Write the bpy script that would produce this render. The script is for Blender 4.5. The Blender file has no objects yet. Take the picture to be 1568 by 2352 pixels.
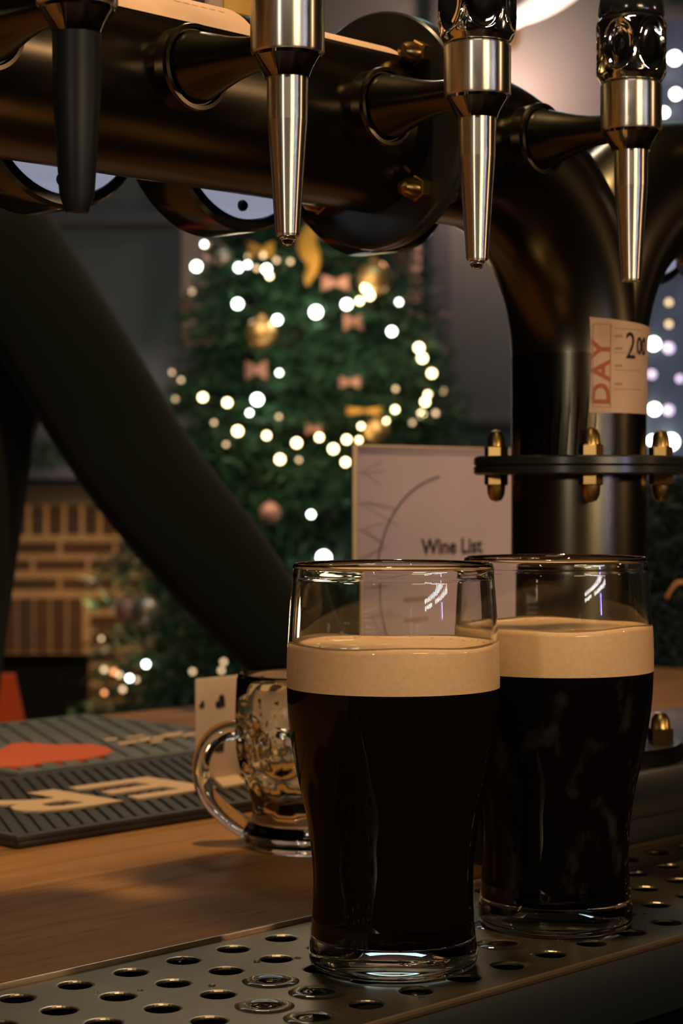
import bpy, bmesh, math, random
import numpy as np
from mathutils import Vector, Matrix
from mathutils.bvhtree import BVHTree

random.seed(7)
S = bpy.context.scene
C = S.collection
PI = math.pi

# ------------------------------------------------------------------ camera
EYE = 1.244                      # eye height above the floor
F = 4600.0                       # focal length in pixels of the 1568x2352 frame
HOR = 1130.0                     # horizon row
cam = bpy.data.cameras.new('camera')
cam.sensor_fit = 'VERTICAL'
cam.sensor_height = 36.0
cam.lens = F / 2352 * 36.0
cam.clip_start = 0.02
cam.dof.use_dof = True
cam.dof.focus_distance = 0.80
cam.dof.aperture_fstop = 17.0
camo = bpy.data.objects.new('camera', cam)
C.objects.link(camo)
camo.location = (0, 0, EYE)
camo.rotation_euler = (PI / 2 - math.atan((1176 - HOR) / F), 0, 0)
S.camera = camo

# ------------------------------------------------------------------ view, world, lights
S.view_settings.view_transform = 'Standard'
S.view_settings.look = 'None'
S.view_settings.gamma = 1.0
S.view_settings.use_curve_mapping = False
S.view_settings.exposure = 0.0
S.cycles.max_bounces = 14
S.cycles.transmission_bounces = 12
S.cycles.transparent_max_bounces = 16
S.cycles.sample_clamp_indirect = 6.0

W = bpy.data.worlds.new('world')
S.world = W
W.use_nodes = True
W.node_tree.nodes['Background'].inputs['Color'].default_value = (0.55, 0.75, 0.72, 1)
W.node_tree.nodes['Background'].inputs['Strength'].default_value = 0.0035


def area(name, loc, target, sx, sy, power, col):
    l = bpy.data.lights.new(name, 'AREA')
    l.shape = 'RECTANGLE'
    l.size, l.size_y = sx, sy
    l.energy = power
    l.color = col
    o = bpy.data.objects.new(name, l)
    C.objects.link(o)
    o.location = loc
    d = Vector(target) - Vector(loc)
    o.rotation_euler = d.to_track_quat('-Z', 'Y').to_euler()
    return o


area('back_bar_warm_light', (0.85, -0.75, 1.54), (0.02, 0.85, 1.25), 0.48, 0.12, 11.0, (1.0, 0.72, 0.40))
area('rim_highlight_fill', (0.0, -0.15, 2.45), (0.03, 0.82, 1.2), 0.60, 0.20, 2.2, (1.0, 0.84, 0.68))  # added light to put bright bands on the glass rims
area('back_bar_white_light', (-0.70, -0.85, 1.54), (0.02, 0.85, 1.25), 0.07, 0.12, 4.0, (1.0, 0.86, 0.74))
area('side_warm_light', (2.2, 0.55, 1.60), (0.0, 0.85, 1.25), 0.12, 0.14, 4.0, (1.0, 0.62, 0.36))
area('violet_tube_light', (1.25, -0.10, 1.29), (0.05, 0.85, 1.15), 0.02, 0.08, 0.5, (0.30, 0.22, 1.0))
area('bar_pendant_light', (-0.06, 0.76, 2.80), (-0.06, 0.98, 1.05), 0.11, 0.11, 25.0, (1.0, 0.70, 0.38))
area('customer_side_fill', (-0.15, 2.9, 2.75), (-0.1, 1.3, 1.05), 0.3, 0.2, 3.2, (1.0, 0.78, 0.55))  # added light for highlights on glass rims and arm, stands for no lamp
area('lounge_ambient_fill', (0.0, 5.6, 3.70), (0.0, 6.4, 0.0), 2.4, 1.6, 20.0, (0.60, 0.92, 0.97))  # unseen broad fill added as ambient light on tree and wall

# ------------------------------------------------------------------ bar frame: t along the bar, w away from the barman, h above bar top
TH = math.radians(46.5)
U = Vector((math.cos(TH), math.sin(TH), 0))
WV = Vector((-math.sin(TH), math.cos(TH), 0))
P0 = Vector((-0.0921, 0.8484, EYE - 0.194))
BAR = P0.z


def bar(t, w, h=0.0):
    return P0 + U * t + WV * w + Vector((0, 0, h))


def px(x, y, Y):
    """point seen at photo pixel (x, y) at distance Y"""
    return Vector(((x - 784) / F * Y, Y, EYE - (y - HOR) / F * Y))


# ------------------------------------------------------------------ materials
MATS = {}


def mat(name, col, rough=0.5, metal=0.0, coat=0.0, emit=None, estr=0.0, spec=0.5, bump=None, vary=None,
        trans=0.0, ior=1.45, sheen=0.0, aniso=0.0):
    m = bpy.data.materials.new(name)
    m.use_nodes = True
    nt = m.node_tree
    b = nt.nodes['Principled BSDF']
    b.inputs['Base Color'].default_value = (*col, 1)
    b.inputs['Roughness'].default_value = rough
    b.inputs['Metallic'].default_value = metal
    b.inputs['Coat Weight'].default_value = coat
    b.inputs['Coat Roughness'].default_value = 0.03
    b.inputs['Specular IOR Level'].default_value = spec
    b.inputs['Transmission Weight'].default_value = trans
    b.inputs['IOR'].default_value = ior
    b.inputs['Sheen Weight'].default_value = sheen
    b.inputs['Anisotropic'].default_value = aniso
    if aniso:
        tg = nt.nodes.new('ShaderNodeTangent')
        tg.direction_type = 'RADIAL'
        tg.axis = 'Z'
        nt.links.new(tg.outputs[0], b.inputs['Tangent'])
        b.inputs['Anisotropic Rotation'].default_value = 0.25
    if emit:
        b.inputs['Emission Color'].default_value = (*emit, 1)
        b.inputs['Emission Strength'].default_value = estr
    tc = nt.nodes.new('ShaderNodeTexCoord')
    if vary:                                    # (scale xyz, second colour, low, high, detail)
        sc, c2, lo, hi = vary[:4]
        mp = nt.nodes.new('ShaderNodeMapping')
        mp.inputs['Scale'].default_value = sc
        nt.links.new(tc.outputs['Object'], mp.inputs['Vector'])
        n = nt.nodes.new('ShaderNodeTexNoise')
        n.inputs['Scale'].default_value = 1.0
        n.inputs['Detail'].default_value = 5
        nt.links.new(mp.outputs['Vector'], n.inputs['Vector'])
        r = nt.nodes.new('ShaderNodeValToRGB')
        r.color_ramp.elements[0].position = lo
        r.color_ramp.elements[0].color = (*col, 1)
        r.color_ramp.elements[1].position = hi
        r.color_ramp.elements[1].color = (*c2, 1)
        nt.links.new(n.outputs['Fac'], r.inputs['Fac'])
        nt.links.new(r.outputs['Color'], b.inputs['Base Color'])
    if bump:                                    # (scale xyz, strength, distance)
        sc, st, di = bump
        mp = nt.nodes.new('ShaderNodeMapping')
        mp.inputs['Scale'].default_value = sc
        nt.links.new(tc.outputs['Object'], mp.inputs['Vector'])
        n = nt.nodes.new('ShaderNodeTexNoise')
        n.inputs['Scale'].default_value = 1.0
        n.inputs['Detail'].default_value = 3
        nt.links.new(mp.outputs['Vector'], n.inputs['Vector'])
        bp = nt.nodes.new('ShaderNodeBump')
        bp.inputs['Strength'].default_value = st
        bp.inputs['Distance'].default_value = di
        nt.links.new(n.outputs['Fac'], bp.inputs['Height'])
        nt.links.new(bp.outputs['Normal'], b.inputs['Normal'])
    MATS[name] = m
    return m


def glassmat(name, col=(1, 1, 1), ior=1.48, rough=0.0):
    m = bpy.data.materials.new(name)
    m.use_nodes = True
    nt = m.node_tree
    nt.nodes.remove(nt.nodes['Principled BSDF'])
    g = nt.nodes.new('ShaderNodeBsdfGlass')
    g.inputs['Color'].default_value = (*col, 1)
    g.inputs['IOR'].default_value = ior
    g.inputs['Roughness'].default_value = rough
    nt.links.new(g.outputs[0], nt.nodes['Material Output'].inputs['Surface'])
    MATS[name] = m
    return m


mat('steel', (0.90, 0.83, 0.70), 0.34, 1.0, aniso=0.96, bump=((9, 9, 1600), 0.05, 0.0002))
mat('chrome', (0.82, 0.80, 0.74), 0.06, 1.0)
mat('dark_chrome', (0.30, 0.30, 0.28), 0.10, 1.0)
mat('gunmetal', (0.105, 0.092, 0.062), 0.26, 1.0, vary=((9, 9, 9), (0.08, 0.068, 0.045), 0.35, 0.7))
mat('black_gloss', (0.012, 0.012, 0.012), 0.14)
mat('black_flange', (0.05, 0.048, 0.04), 0.22, 0.6)
mat('black_plastic', (0.006, 0.007, 0.006), 0.45, spec=0.25)
mat('brass', (0.42, 0.26, 0.08), 0.30, 1.0)
mat('tray_steel', (0.34, 0.275, 0.18), 0.32, 1.0, vary=((14, 5, 10), (0.23, 0.185, 0.12), 0.35, 0.75), bump=((12, 300, 30), 0.12, 0.0006))
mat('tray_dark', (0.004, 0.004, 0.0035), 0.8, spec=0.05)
mat('tray_edge', (0.55, 0.42, 0.28), 0.35, 1.0)
mat('bar_face', (0.020, 0.026, 0.026), 0.45, bump=((40, 40, 40), 0.1, 0.001))
mat('ledge_black', (0.014, 0.015, 0.013), 0.30)
mat('paper_tan', (0.66, 0.42, 0.26), 0.75, vary=((60, 60, 60), (0.60, 0.37, 0.225), 0.4, 0.7))
mat('paper_cream', (0.62, 0.46, 0.32), 0.6, vary=((50, 50, 50), (0.56, 0.40, 0.27), 0.4, 0.7))
mat('print_red', (0.46, 0.12, 0.05), 0.8)
mat('print_black', (0.015, 0.013, 0.010), 0.8)
mat('print_faint', (0.42, 0.25, 0.14), 0.8)
mat('print_green', (0.035, 0.055, 0.045), 0.8)
mat('print_cream', (0.62, 0.42, 0.24), 0.7)
mat('print_orange', (0.62, 0.105, 0.03), 0.7)
mat('menu_paper', (0.58, 0.44, 0.46), 0.55, vary=((8, 8, 8), (0.52, 0.40, 0.41), 0.4, 0.65))
mat('menu_line', (0.40, 0.30, 0.28), 0.7)
mat('rubber_black', (0.032, 0.031, 0.026), 0.55)
mat('rubber_grey', (0.135, 0.145, 0.142), 0.6, vary=((90, 90, 90), (0.10, 0.11, 0.108), 0.35, 0.7))
mat('stout', (0.0040, 0.0026, 0.0016), 0.3, coat=0.42, spec=0.0)
mat('stout_painted_reflections', (0.0030, 0.0022, 0.0016), 0.3, coat=0.42, spec=0.0, vary=((70, 70, 45), (0.022, 0.021, 0.015), 0.58, 0.74))  # pale noise patches imitate reflections on the glass
mat('foam', (0.72, 0.44, 0.205), 0.55, coat=0.25, bump=((1100, 1100, 1100), 0.10, 0.0005), vary=((420, 420, 420), (0.66, 0.39, 0.175), 0.35, 0.7))
glassmat('glass', (0.985, 0.99, 0.98), 1.47)
glassmat('mug_glass', (0.97, 0.98, 0.95), 1.5)
glassmat('water', (1, 1, 1), 1.33)
glassmat('acrylic', (0.99, 0.99, 0.99), 1.1)
mat('badge_white', (0.5, 0.5, 0.55), 0.5, emit=(0.42, 0.47, 0.64), estr=0.5)
mat('badge_lens', (0.05, 0.06, 0.08), 0.1, coat=1.0)
mat('yellow_tag', (0.75, 0.42, 0.06), 0.4)
mat('handle_amber', (0.36, 0.22, 0.06), 0.25, 0.3)
mat('sweater', (0.0035, 0.0055, 0.0037), 0.95, sheen=0.05, spec=0.1, bump=((420, 420, 420), 0.5, 0.002))
mat('trousers', (0.012, 0.013, 0.018), 0.9)
mat('skin', (0.50, 0.28, 0.19), 0.55)
mat('hair', (0.035, 0.02, 0.012), 0.6)
mat('shoe', (0.015, 0.013, 0.012), 0.5)
mat('wall_blue', (0.145, 0.175, 0.185), 0.75, vary=((1.2, 1.2, 1.2), (0.12, 0.15, 0.16), 0.35, 0.7))
mat('wall_dark', (0.03, 0.028, 0.024), 0.7)
mat('trim_blue', (0.085, 0.10, 0.115), 0.5)
mat('ceiling_paint', (0.16, 0.155, 0.145), 0.85)
mat('floor_wood', (0.06, 0.035, 0.02), 0.45, vary=((1.5, 14, 10), (0.035, 0.02, 0.012), 0.35, 0.7))
mat('canvas_pink', (0.82, 0.60, 0.54), 0.7, vary=((3, 3, 3), (0.76, 0.55, 0.49), 0.4, 0.7))
mat('brick', (0.145, 0.062, 0.030), 0.85, vary=((9, 9, 9), (0.075, 0.035, 0.020), 0.35, 0.7), bump=((60, 60, 60), 0.5, 0.004))
mat('brick_dark', (0.085, 0.045, 0.026), 0.85, bump=((60, 60, 60), 0.5, 0.004))
mat('mortar', (0.62, 0.37, 0.19), 0.9, vary=((25, 25, 25), (0.50, 0.29, 0.14), 0.35, 0.7))
mat('opening_black', (0.006, 0.006, 0.006), 0.9)
mat('mantel_wood', (0.055, 0.030, 0.014), 0.5, vary=((3, 30, 30), (0.03, 0.017, 0.008), 0.35, 0.7))
mat('needle', (0.020, 0.075, 0.034), 0.55)
mat('needle_light', (0.050, 0.140, 0.070), 0.55)
mat('needle_dark', (0.006, 0.022, 0.012), 0.6)
mat('bark', (0.05, 0.03, 0.018), 0.9)
mat('wire_green', (0.01, 0.03, 0.014), 0.6)
mat('bulb_warm', (1, 0.8, 0.5), 0.4, emit=(1.0, 0.76, 0.40), estr=11.0)
mat('bulb_white', (1, 0.9, 0.8), 0.4, emit=(0.92, 0.96, 0.88), estr=13.0)
mat('bulb_bright', (1, 0.9, 0.8), 0.4, emit=(0.95, 0.97, 0.92), estr=45.0)
mat('bulb_dim', (1, 0.8, 0.5), 0.4, emit=(1.0, 0.68, 0.36), estr=2.2)
mat('bulb_red', (1, 0.5, 0.3), 0.4, emit=(1.0, 0.36, 0.12), estr=3.0)
mat('bulb_lilac', (1, 0.8, 0.9), 0.4, emit=(0.75, 0.60, 0.85), estr=2.2)
mat('gold_ball', (0.72, 0.44, 0.17), 0.32, 0.75)
mat('pearl_ball', (0.66, 0.52, 0.40), 0.22, 0.6)
mat('pink_ball', (0.62, 0.30, 0.22), 0.45, 0.2)
mat('gold_ribbon', (0.70, 0.36, 0.06), 0.4, 0.3)
mat('lamp_glass', (1, 0.9, 0.8), 0.3, emit=(1.0, 0.80, 0.62), estr=1.6)
mat('lamp_metal', (0.25, 0.18, 0.1), 0.35, 1.0)
mat('orange_cloth', (0.72, 0.095, 0.022), 0.8)
mat('chair_wood', (0.05, 0.025, 0.012), 0.4)
mat('window_glass', (0.012, 0.018, 0.03), 0.08, coat=1.0)
mat('window_lit', (0.05, 0.06, 0.09), 0.4, emit=(0.20, 0.24, 0.38), estr=0.12)
mat('bead_copper', (0.62, 0.28, 0.12), 0.3, 0.8)


def wood_bar():
    m = bpy.data.materials.new('bar_wood')
    m.use_nodes = True
    nt = m.node_tree
    b = nt.nodes['Principled BSDF']
    tc = nt.nodes.new('ShaderNodeTexCoord')

    def noise(sc, detail, dist=0.0):
        mp = nt.nodes.new('ShaderNodeMapping')
        mp.inputs['Scale'].default_value = sc
        nt.links.new(tc.outputs['Object'], mp.inputs['Vector'])
        n = nt.nodes.new('ShaderNodeTexNoise')
        n.inputs['Scale'].default_value = 1
        n.inputs['Detail'].default_value = detail
        n.inputs['Distortion'].default_value = dist
        nt.links.new(mp.outputs['Vector'], n.inputs['Vector'])
        return n.outputs['Fac']

    def ramp(fac, stops):
        r = nt.nodes.new('ShaderNodeValToRGB')
        while len(r.color_ramp.elements) < len(stops):
            r.color_ramp.elements.new(0.5)
        for e, (p, c) in zip(r.color_ramp.elements, stops):
            e.position = p
            e.color = (*c, 1)
        nt.links.new(fac, r.inputs['Fac'])
        return r.outputs['Color']

    base = ramp(noise((3.0, 55, 10), 6, 0.6), [(0.30, (0.23, 0.100, 0.026)), (0.52, (0.31, 0.142, 0.038)), (0.72, (0.18, 0.076, 0.020))])
    pore = ramp(noise((40, 700, 60), 3), [(0.30, (0.25, 0.25, 0.25)), (0.40, (1, 1, 1))])
    mx = nt.nodes.new('ShaderNodeMix')
    mx.data_type = 'RGBA'
    mx.blend_type = 'MULTIPLY'
    mx.inputs['Factor'].default_value = 0.8
    nt.links.new(base, mx.inputs[6])
    nt.links.new(pore, mx.inputs[7])
    nt.links.new(mx.outputs[2], b.inputs['Base Color'])
    b.inputs['Roughness'].default_value = 0.55
    b.inputs['Specular IOR Level'].default_value = 0.08
    b.inputs['Coat Weight'].default_value = 0.0
    b.inputs['Coat Roughness'].default_value = 0.35
    bp = nt.nodes.new('ShaderNodeBump')
    bp.inputs['Strength'].default_value = 0.15
    bp.inputs['Distance'].default_value = 0.001
    nt.links.new(noise((40, 500, 60), 3), bp.inputs['Height'])
    nt.links.new(bp.outputs['Normal'], b.inputs['Normal'])
    MATS['bar_wood'] = m


wood_bar()


# ------------------------------------------------------------------ mesh helpers
class MB:
    """collects vertices and faces of one mesh"""

    def __init__(self):
        self.v, self.f, self.mi = [], [], []
        self.cur = 0

    def add(self, vs, fs):
        o = len(self.v)
        self.v += [tuple(p) for p in vs]
        self.f += [tuple(i + o for i in f) for f in fs]
        self.mi += [self.cur] * len(fs)
        return self

    def box(self, lo, hi):
        (x0, y0, z0), (x1, y1, z1) = lo, hi
        vs = [(x0, y0, z0), (x1, y0, z0), (x1, y1, z0), (x0, y1, z0), (x0, y0, z1), (x1, y0, z1), (x1, y1, z1), (x0, y1, z1)]
        return self.add(vs, [(3, 2, 1, 0), (4, 5, 6, 7), (0, 1, 5, 4), (1, 2, 6, 5), (2, 3, 7, 6), (3, 0, 4, 7)])

    def bbox(self, lo, hi, b, seg=2):
        """bevelled box"""
        bm = bmesh.new()
        bmesh.ops.create_cube(bm, size=1)
        c = [(lo[i] + hi[i]) / 2 for i in range(3)]
        s = [hi[i] - lo[i] for i in range(3)]
        for v in bm.verts:
            v.co = Vector((c[0] + v.co.x * s[0], c[1] + v.co.y * s[1], c[2] + v.co.z * s[2]))
        bmesh.ops.bevel(bm, geom=bm.edges[:], offset=b, segments=seg, affect='EDGES', profile=0.5)
        bm.verts.index_update()
        self.add([v.co for v in bm.verts], [[v.index for v in f.verts] for f in bm.faces])
        bm.free()
        return self

    def lathe(self, prof, seg=48, M=None, close=False, arc=None):
        """prof: (r, z) list, spun about z"""
        vs, fs = [], []
        n = len(prof)
        for k in range(seg):
            a = 2 * PI * k / seg
            for r, z in prof:
                vs.append(Vector((r * math.cos(a), r * math.sin(a), z)))
        m = n if close else n - 1
        for k in range(seg):
            k2 = (k + 1) % seg
            for i in range(m):
                j = (i + 1) % n
                fs.append((k * n + i, k2 * n + i, k2 * n + j, k * n + j))
        if M is not None:
            vs = [M @ v for v in vs]
        return self.add(vs, fs)

    def tube(self, pts, rad, seg=12, caps=True, squash=None):
        pts = [Vector(p) for p in pts]
        n = len(pts)
        if not hasattr(rad, '__len__'):
            rad = [rad] * n
        vs, fs = [], []
        T0 = (pts[1] - pts[0]).normalized()
        ref = Vector((0, 0, 1)) if abs(T0.z) < 0.9 else Vector((0, 1, 0))
        A = (ref - T0 * ref.dot(T0)).normalized()
        for i in range(n):
            T = (pts[min(i + 1, n - 1)] - pts[max(i - 1, 0)]).normalized()
            A = (A - T * A.dot(T)).normalized()
            B = T.cross(A)
            for k in range(seg):
                a = 2 * PI * k / seg
                sq = squash if squash else (1, 1)
                vs.append(pts[i] + (A * math.cos(a) * sq[0] + B * math.sin(a) * sq[1]) * rad[i])
        for i in range(n - 1):
            for k in range(seg):
                k2 = (k + 1) % seg
                fs.append((i * seg + k, i * seg + k2, (i + 1) * seg + k2, (i + 1) * seg + k))
        if caps:
            fs.append(tuple(range(seg - 1, -1, -1)))
            fs.append(tuple((n - 1) * seg + k for k in range(seg)))
        return self.add(vs, fs)

    def sphere(self, c, r, seg=12, rings=8, sc=(1, 1, 1)):
        prof = [(max(r * math.sin(PI * i / rings), 1e-6), -r * math.cos(PI * i / rings)) for i in range(rings + 1)]
        M = Matrix.Translation(c) @ Matrix.Diagonal((*sc, 1))
        return self.lathe(prof, seg, M)

    def mesh(self, name='mesh', smooth=35):
        m = bpy.data.meshes.new(name)
        m.from_pydata(self.v, [], self.f)
        m.validate()
        bm = bmesh.new()
        bm.from_mesh(m)
        bmesh.ops.remove_doubles(bm, verts=bm.verts, dist=1e-7)
        bmesh.ops.recalc_face_normals(bm, faces=bm.faces)
        bm.to_mesh(m)
        bm.free()
        if smooth:
            m.polygons.foreach_set('use_smooth', [True] * len(m.polygons))
            m.set_sharp_from_angle(angle=math.radians(smooth))
        return m


def ob(name, mesh, material, parent=None, label=None, kind=None):
    o = bpy.data.objects.new(name, mesh)
    C.objects.link(o)
    if not mesh.materials and material:
        mesh.materials.append(MATS[material])
    if parent:
        o.parent = parent
    if label:
        o['label'] = label
    if kind:
        o['kind'] = kind
    return o


def tag(o, label, cat, group=None):
    o['label'] = label
    o['category'] = cat
    if group:
        o['group'] = group
    return o


def thing(name, loc, rz, label, cat, group=None):
    o = bpy.data.objects.new(name, None)
    o.empty_display_size = 0.05
    C.objects.link(o)
    o.location = loc
    o.rotation_euler = (0, 0, rz)
    return tag(o, label, cat, group)


def struct(name, mesh, material, parent=None):
    return ob(name, mesh, material, parent, kind='structure')


def text_mesh(body, size, M, extrude=0.0, align='CENTER', shear=0.0, spacing=1.0, offset=0.0):
    cu = bpy.data.curves.new('text', 'FONT')
    cu.body = body
    cu.size = size
    cu.align_x = align
    cu.align_y = 'CENTER'
    cu.extrude = extrude
    cu.shear = shear
    cu.space_character = spacing
    cu.offset = offset
    cu.resolution_u = 4
    o = bpy.data.objects.new('text', cu)
    C.objects.link(o)
    dg = bpy.context.evaluated_depsgraph_get()
    m = bpy.data.meshes.new_from_object(o.evaluated_get(dg))
    bpy.data.objects.remove(o)
    bpy.data.curves.remove(cu)
    m.materials.clear()
    m.transform(M)
    return m


# ------------------------------------------------------------------ the room
XL, XR, YF, YB, ZC = -3.2, 3.4, -1.9, 8.7, 3.8
struct('floor', MB().box((XL, YF, -0.1), (XR, YB, 0.0)).mesh(smooth=0), 'floor_wood')
struct('ceiling', MB().box((XL, YF, ZC), (XR, YB, ZC + 0.1)).mesh(smooth=0), 'ceiling_paint')
struct('wall_back', MB().box((XL, YB, 0), (XR, YB + 0.1, ZC)).mesh(smooth=0), 'wall_blue')
struct('wall_left', MB().box((XL - 0.1, YF, 0), (XL, YB, ZC)).mesh(smooth=0), 'wall_dark')
struct('wall_right', MB().box((XR, YF, 0), (XR + 0.1, YB, ZC)).mesh(smooth=0), 'wall_dark')
struct('wall_front', MB().box((XL, YF - 0.1, 0), (XR, YF, ZC)).mesh(smooth=0), 'wall_dark')
# pilaster and rails on the back wall
xa = px(985, 0, YB).x
xb = px(1032, 0, YB).x
struct('trim_1', MB().bbox((xa, YB - 0.06, 0), (xb, YB, ZC), 0.008).mesh(), 'trim_blue')
struct('trim_2', MB().bbox((xb + 0.03, YB - 0.03, px(0, 985, YB).z), (XR, YB, px(0, 955, YB).z), 0.006).mesh(), 'trim_blue')
struct('trim_3', MB().bbox((XL, YB - 0.05, px(0, 520, YB).z), (px(415, 0, YB).x - 0.02, YB, px(0, 490, YB).z), 0.006).mesh(), 'trim_blue')
struct('baseboard_back', MB().bbox((XL, YB - 0.02, 0), (XR, YB, 0.14), 0.005).mesh(), 'trim_blue')

# night window on the right of the back wall
wx0, wx1 = px(1470, 0, YB).x, px(1760, 0, YB).x
wz0, wz1 = px(0, 1100, YB).z, px(0, 40, YB).z
win = struct('window_1', MB().bbox((wx0, YB - 0.05, wz0), (wx1, YB - 0.02, wz1), 0.004).mesh(), 'window_lit')
fr = MB()
for x in (wx0, (wx0 + wx1) / 2, wx1):
    fr.bbox((x - 0.03, YB - 0.08, wz0), (x + 0.03, YB - 0.05, wz1), 0.005)
for z in (wz0, (wz0 + wz1) / 2, wz1):
    fr.bbox((wx0 - 0.03, YB - 0.085, z - 0.03), (wx1 + 0.03, YB - 0.05, z + 0.03), 0.005)
ob('window_frame', fr.mesh(), 'trim_blue', win)

# pale canvas behind the tree
a, b = px(418, 790, YB - 0.03), px(965, 150, YB - 0.03)
can = thing('wall_canvas', (a.x, YB, a.z), 0, 'large plain pale pink canvas on the back wall behind the tree', 'picture')
ob('canvas', MB().bbox((0, -0.035, 0), (b.x - a.x, -0.004, b.z - a.z), 0.004).mesh(), 'canvas_pink', can)


# wall lamps
def wall_lamp(loc, tube, label, power, col, r=0.10):
    t = thing('wall_lamp', loc, 0, label, 'lamp', None)
    ob('back_plate', MB().lathe([(0.0, 0.0), (0.055, 0.0), (0.05, 0.012), (0.0, 0.018)], 24, Matrix.Rotation(PI / 2, 4, 'X')).mesh(), 'lamp_metal', t)
    p = [Vector((0, -0.015, 0)), Vector((0, -0.06, 0)), Vector(tube[0]) + (Vector(tube[1]) - Vector(tube[0])) * 0.5]
    ob('arm', MB().tube(p, 0.010, 8).mesh(), 'lamp_metal', t)
    m = MB()
    A, B = Vector(tube[0]), Vector(tube[1])
    n = 9
    pts, rr = [], []
    for i in range(n):
        s = i / (n - 1)
        pts.append(A.lerp(B, s))
        rr.append(r * (0.35 + 0.65 * math.sin(PI * min(max(s, 0.12), 0.88)) ** 0.6))
    m.tube(pts, rr, 14)
    ob('glass_shade', m.mesh(), 'lamp_glass', t)
    l = bpy.data.lights.new('wall_lamp_light', 'POINT')
    l.energy = power
    l.color = col
    l.shadow_soft_size = 0.07
    lo = bpy.data.objects.new('wall_lamp_light', l)
    C.objects.link(lo)
    lo.parent = t
    lo.location = (-0.05, -0.30, -0.27)
    return t


wl = px(1165, 90, YB)
wall_lamp((wl.x, YB, wl.z), [(0.0, -0.20, 0.03), (0.30, -0.20, 0.18)], 'wall lamp with slanting glowing glass tube above the pink lit wall', 34.0, (1.0, 0.52, 0.38), 0.048)
wl = px(300, 900, YB)
wall_lamp((wl.x, YB, wl.z), [(-0.05, -0.14, -0.05), (0.05, -0.14, 0.10)], 'small wall lamp glowing behind the leaning arm', 2.5, (1.0, 0.55, 0.45), 0.05)

# ------------------------------------------------------------------ bar counter and drip tray
counter = thing('bar_counter', bar(0, 0, -BAR), TH, 'varnished brown wooden bar top carrying the mats and mug', 'bar counter')
TL, TR = -1.30, 1.30


def rect_panel(lo, hi, b=0.004):
    return MB().bbox(lo, hi, b).mesh()


ob('worktop', rect_panel((TL, -0.0165, BAR - 0.04), (TR, 0.70, BAR), 0.003), 'bar_wood', counter)
ob('front_panel', rect_panel((TL, 0.55, 0.0), (TR, 0.60, BAR - 0.0405)), 'mantel_wood', counter)
ob('service_panel', rect_panel((TL, -0.152, 0.0), (TR, -0.10, BAR - 0.052)), 'bar_face', counter, 'dark panel below the drip tray')

tray = thing('drip_tray', bar(0, 0, 0), TH, 'long perforated stainless drip tray under the taps', 'drip tray')
PT, PWT, HR = 0.0285, 0.0258, 0.0066
rows = [-0.0336 - PWT * k for k in range(5)]
cols = [0.0602 + PT * k for k in range(-16, 26)]
T0, T1 = cols[0] - PT / 2, cols[-1] + PT / 2
W0, W1 = -0.155, -0.0175
m = MB()
SEG = 24
dirs = [(math.cos(2 * PI * k / SEG), math.sin(2 * PI * k / SEG)) for k in range(SEG)]
for ri, wr in enumerate(rows):
    hi = PWT / 2 if ri else (W1 - wr)
    lo = PWT / 2 if ri < 4 else (wr - W0)
    for tc in cols:
        vs, fs = [], []
        rings = [(HR + 0.0012, 0.0, None), (HR + 0.0004, -0.0002, None), (HR, -0.0006, None), (HR, -0.0012, None)]
        for dx, dy in dirs:                      # outer: rectangle cell
            sx = (PT / 2) / abs(dx) if abs(dx) > 1e-6 else 1e9
            hy = hi if dy > 0 else lo
            sy = hy / abs(dy) if abs(dy) > 1e-6 else 1e9
            s = min(sx, sy)
            vs.append((tc + dx * s, wr + dy * s, 0))
        # cell corners are kept by snapping the diagonal directions
        for k, (dx, dy) in enumerate(dirs):
            if k % 6 == 3:
                hy = hi if dy > 0 else lo
                vs[k] = (tc + math.copysign(PT / 2, dx), wr + math.copysign(hy, dy), 0)
        for r, z, _ in rings:
            for dx, dy in dirs:
                vs.append((tc + dx * r, wr + dy * r, z))
        for q in range(len(rings)):
            for k in range(SEG):
                k2 = (k + 1) % SEG
                fs.append((q * SEG + k, q * SEG + k2, (q + 1) * SEG + k2, (q + 1) * SEG + k))
        m.add(vs, fs)
ob('perforated_plate', m.mesh(smooth=0), 'tray_steel', tray)
# rolled rims: a low lip at the back, a rounded lip at the front
ob('back_lip', MB().bbox((T0, W1 - 0.0006, -0.004), (T1, W1 + 0.0007, 0.0022), 0.0004).mesh(), 'tray_steel', tray)
ob('front_lip', MB().tube([(T0, W0 - 0.0002, -0.0017), (T1, W0 - 0.0002, -0.0017)], 0.0018, 10).mesh(), 'tray_edge', tray)
ob('front_wall', MB().bbox((T0, W0 - 0.0012, -0.032), (T1, W0 + 0.0002, -0.0022), 0.0003).mesh(), 'bar_face', tray)
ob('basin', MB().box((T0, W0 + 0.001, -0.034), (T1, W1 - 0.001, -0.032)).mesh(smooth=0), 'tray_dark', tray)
for te in (T0, T1):
    ob('end_wall', MB().box((te - 0.0008, W0, -0.032), (te + 0.0008, W1, -0.0002)).mesh(smooth=0), 'tray_steel', tray)
ob('back_wall', MB().box((T0, W1 - 0.0006, -0.032), (T1, W1 + 0.0006, -0.0042)).mesh(smooth=0), 'tray_dark', tray)

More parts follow.
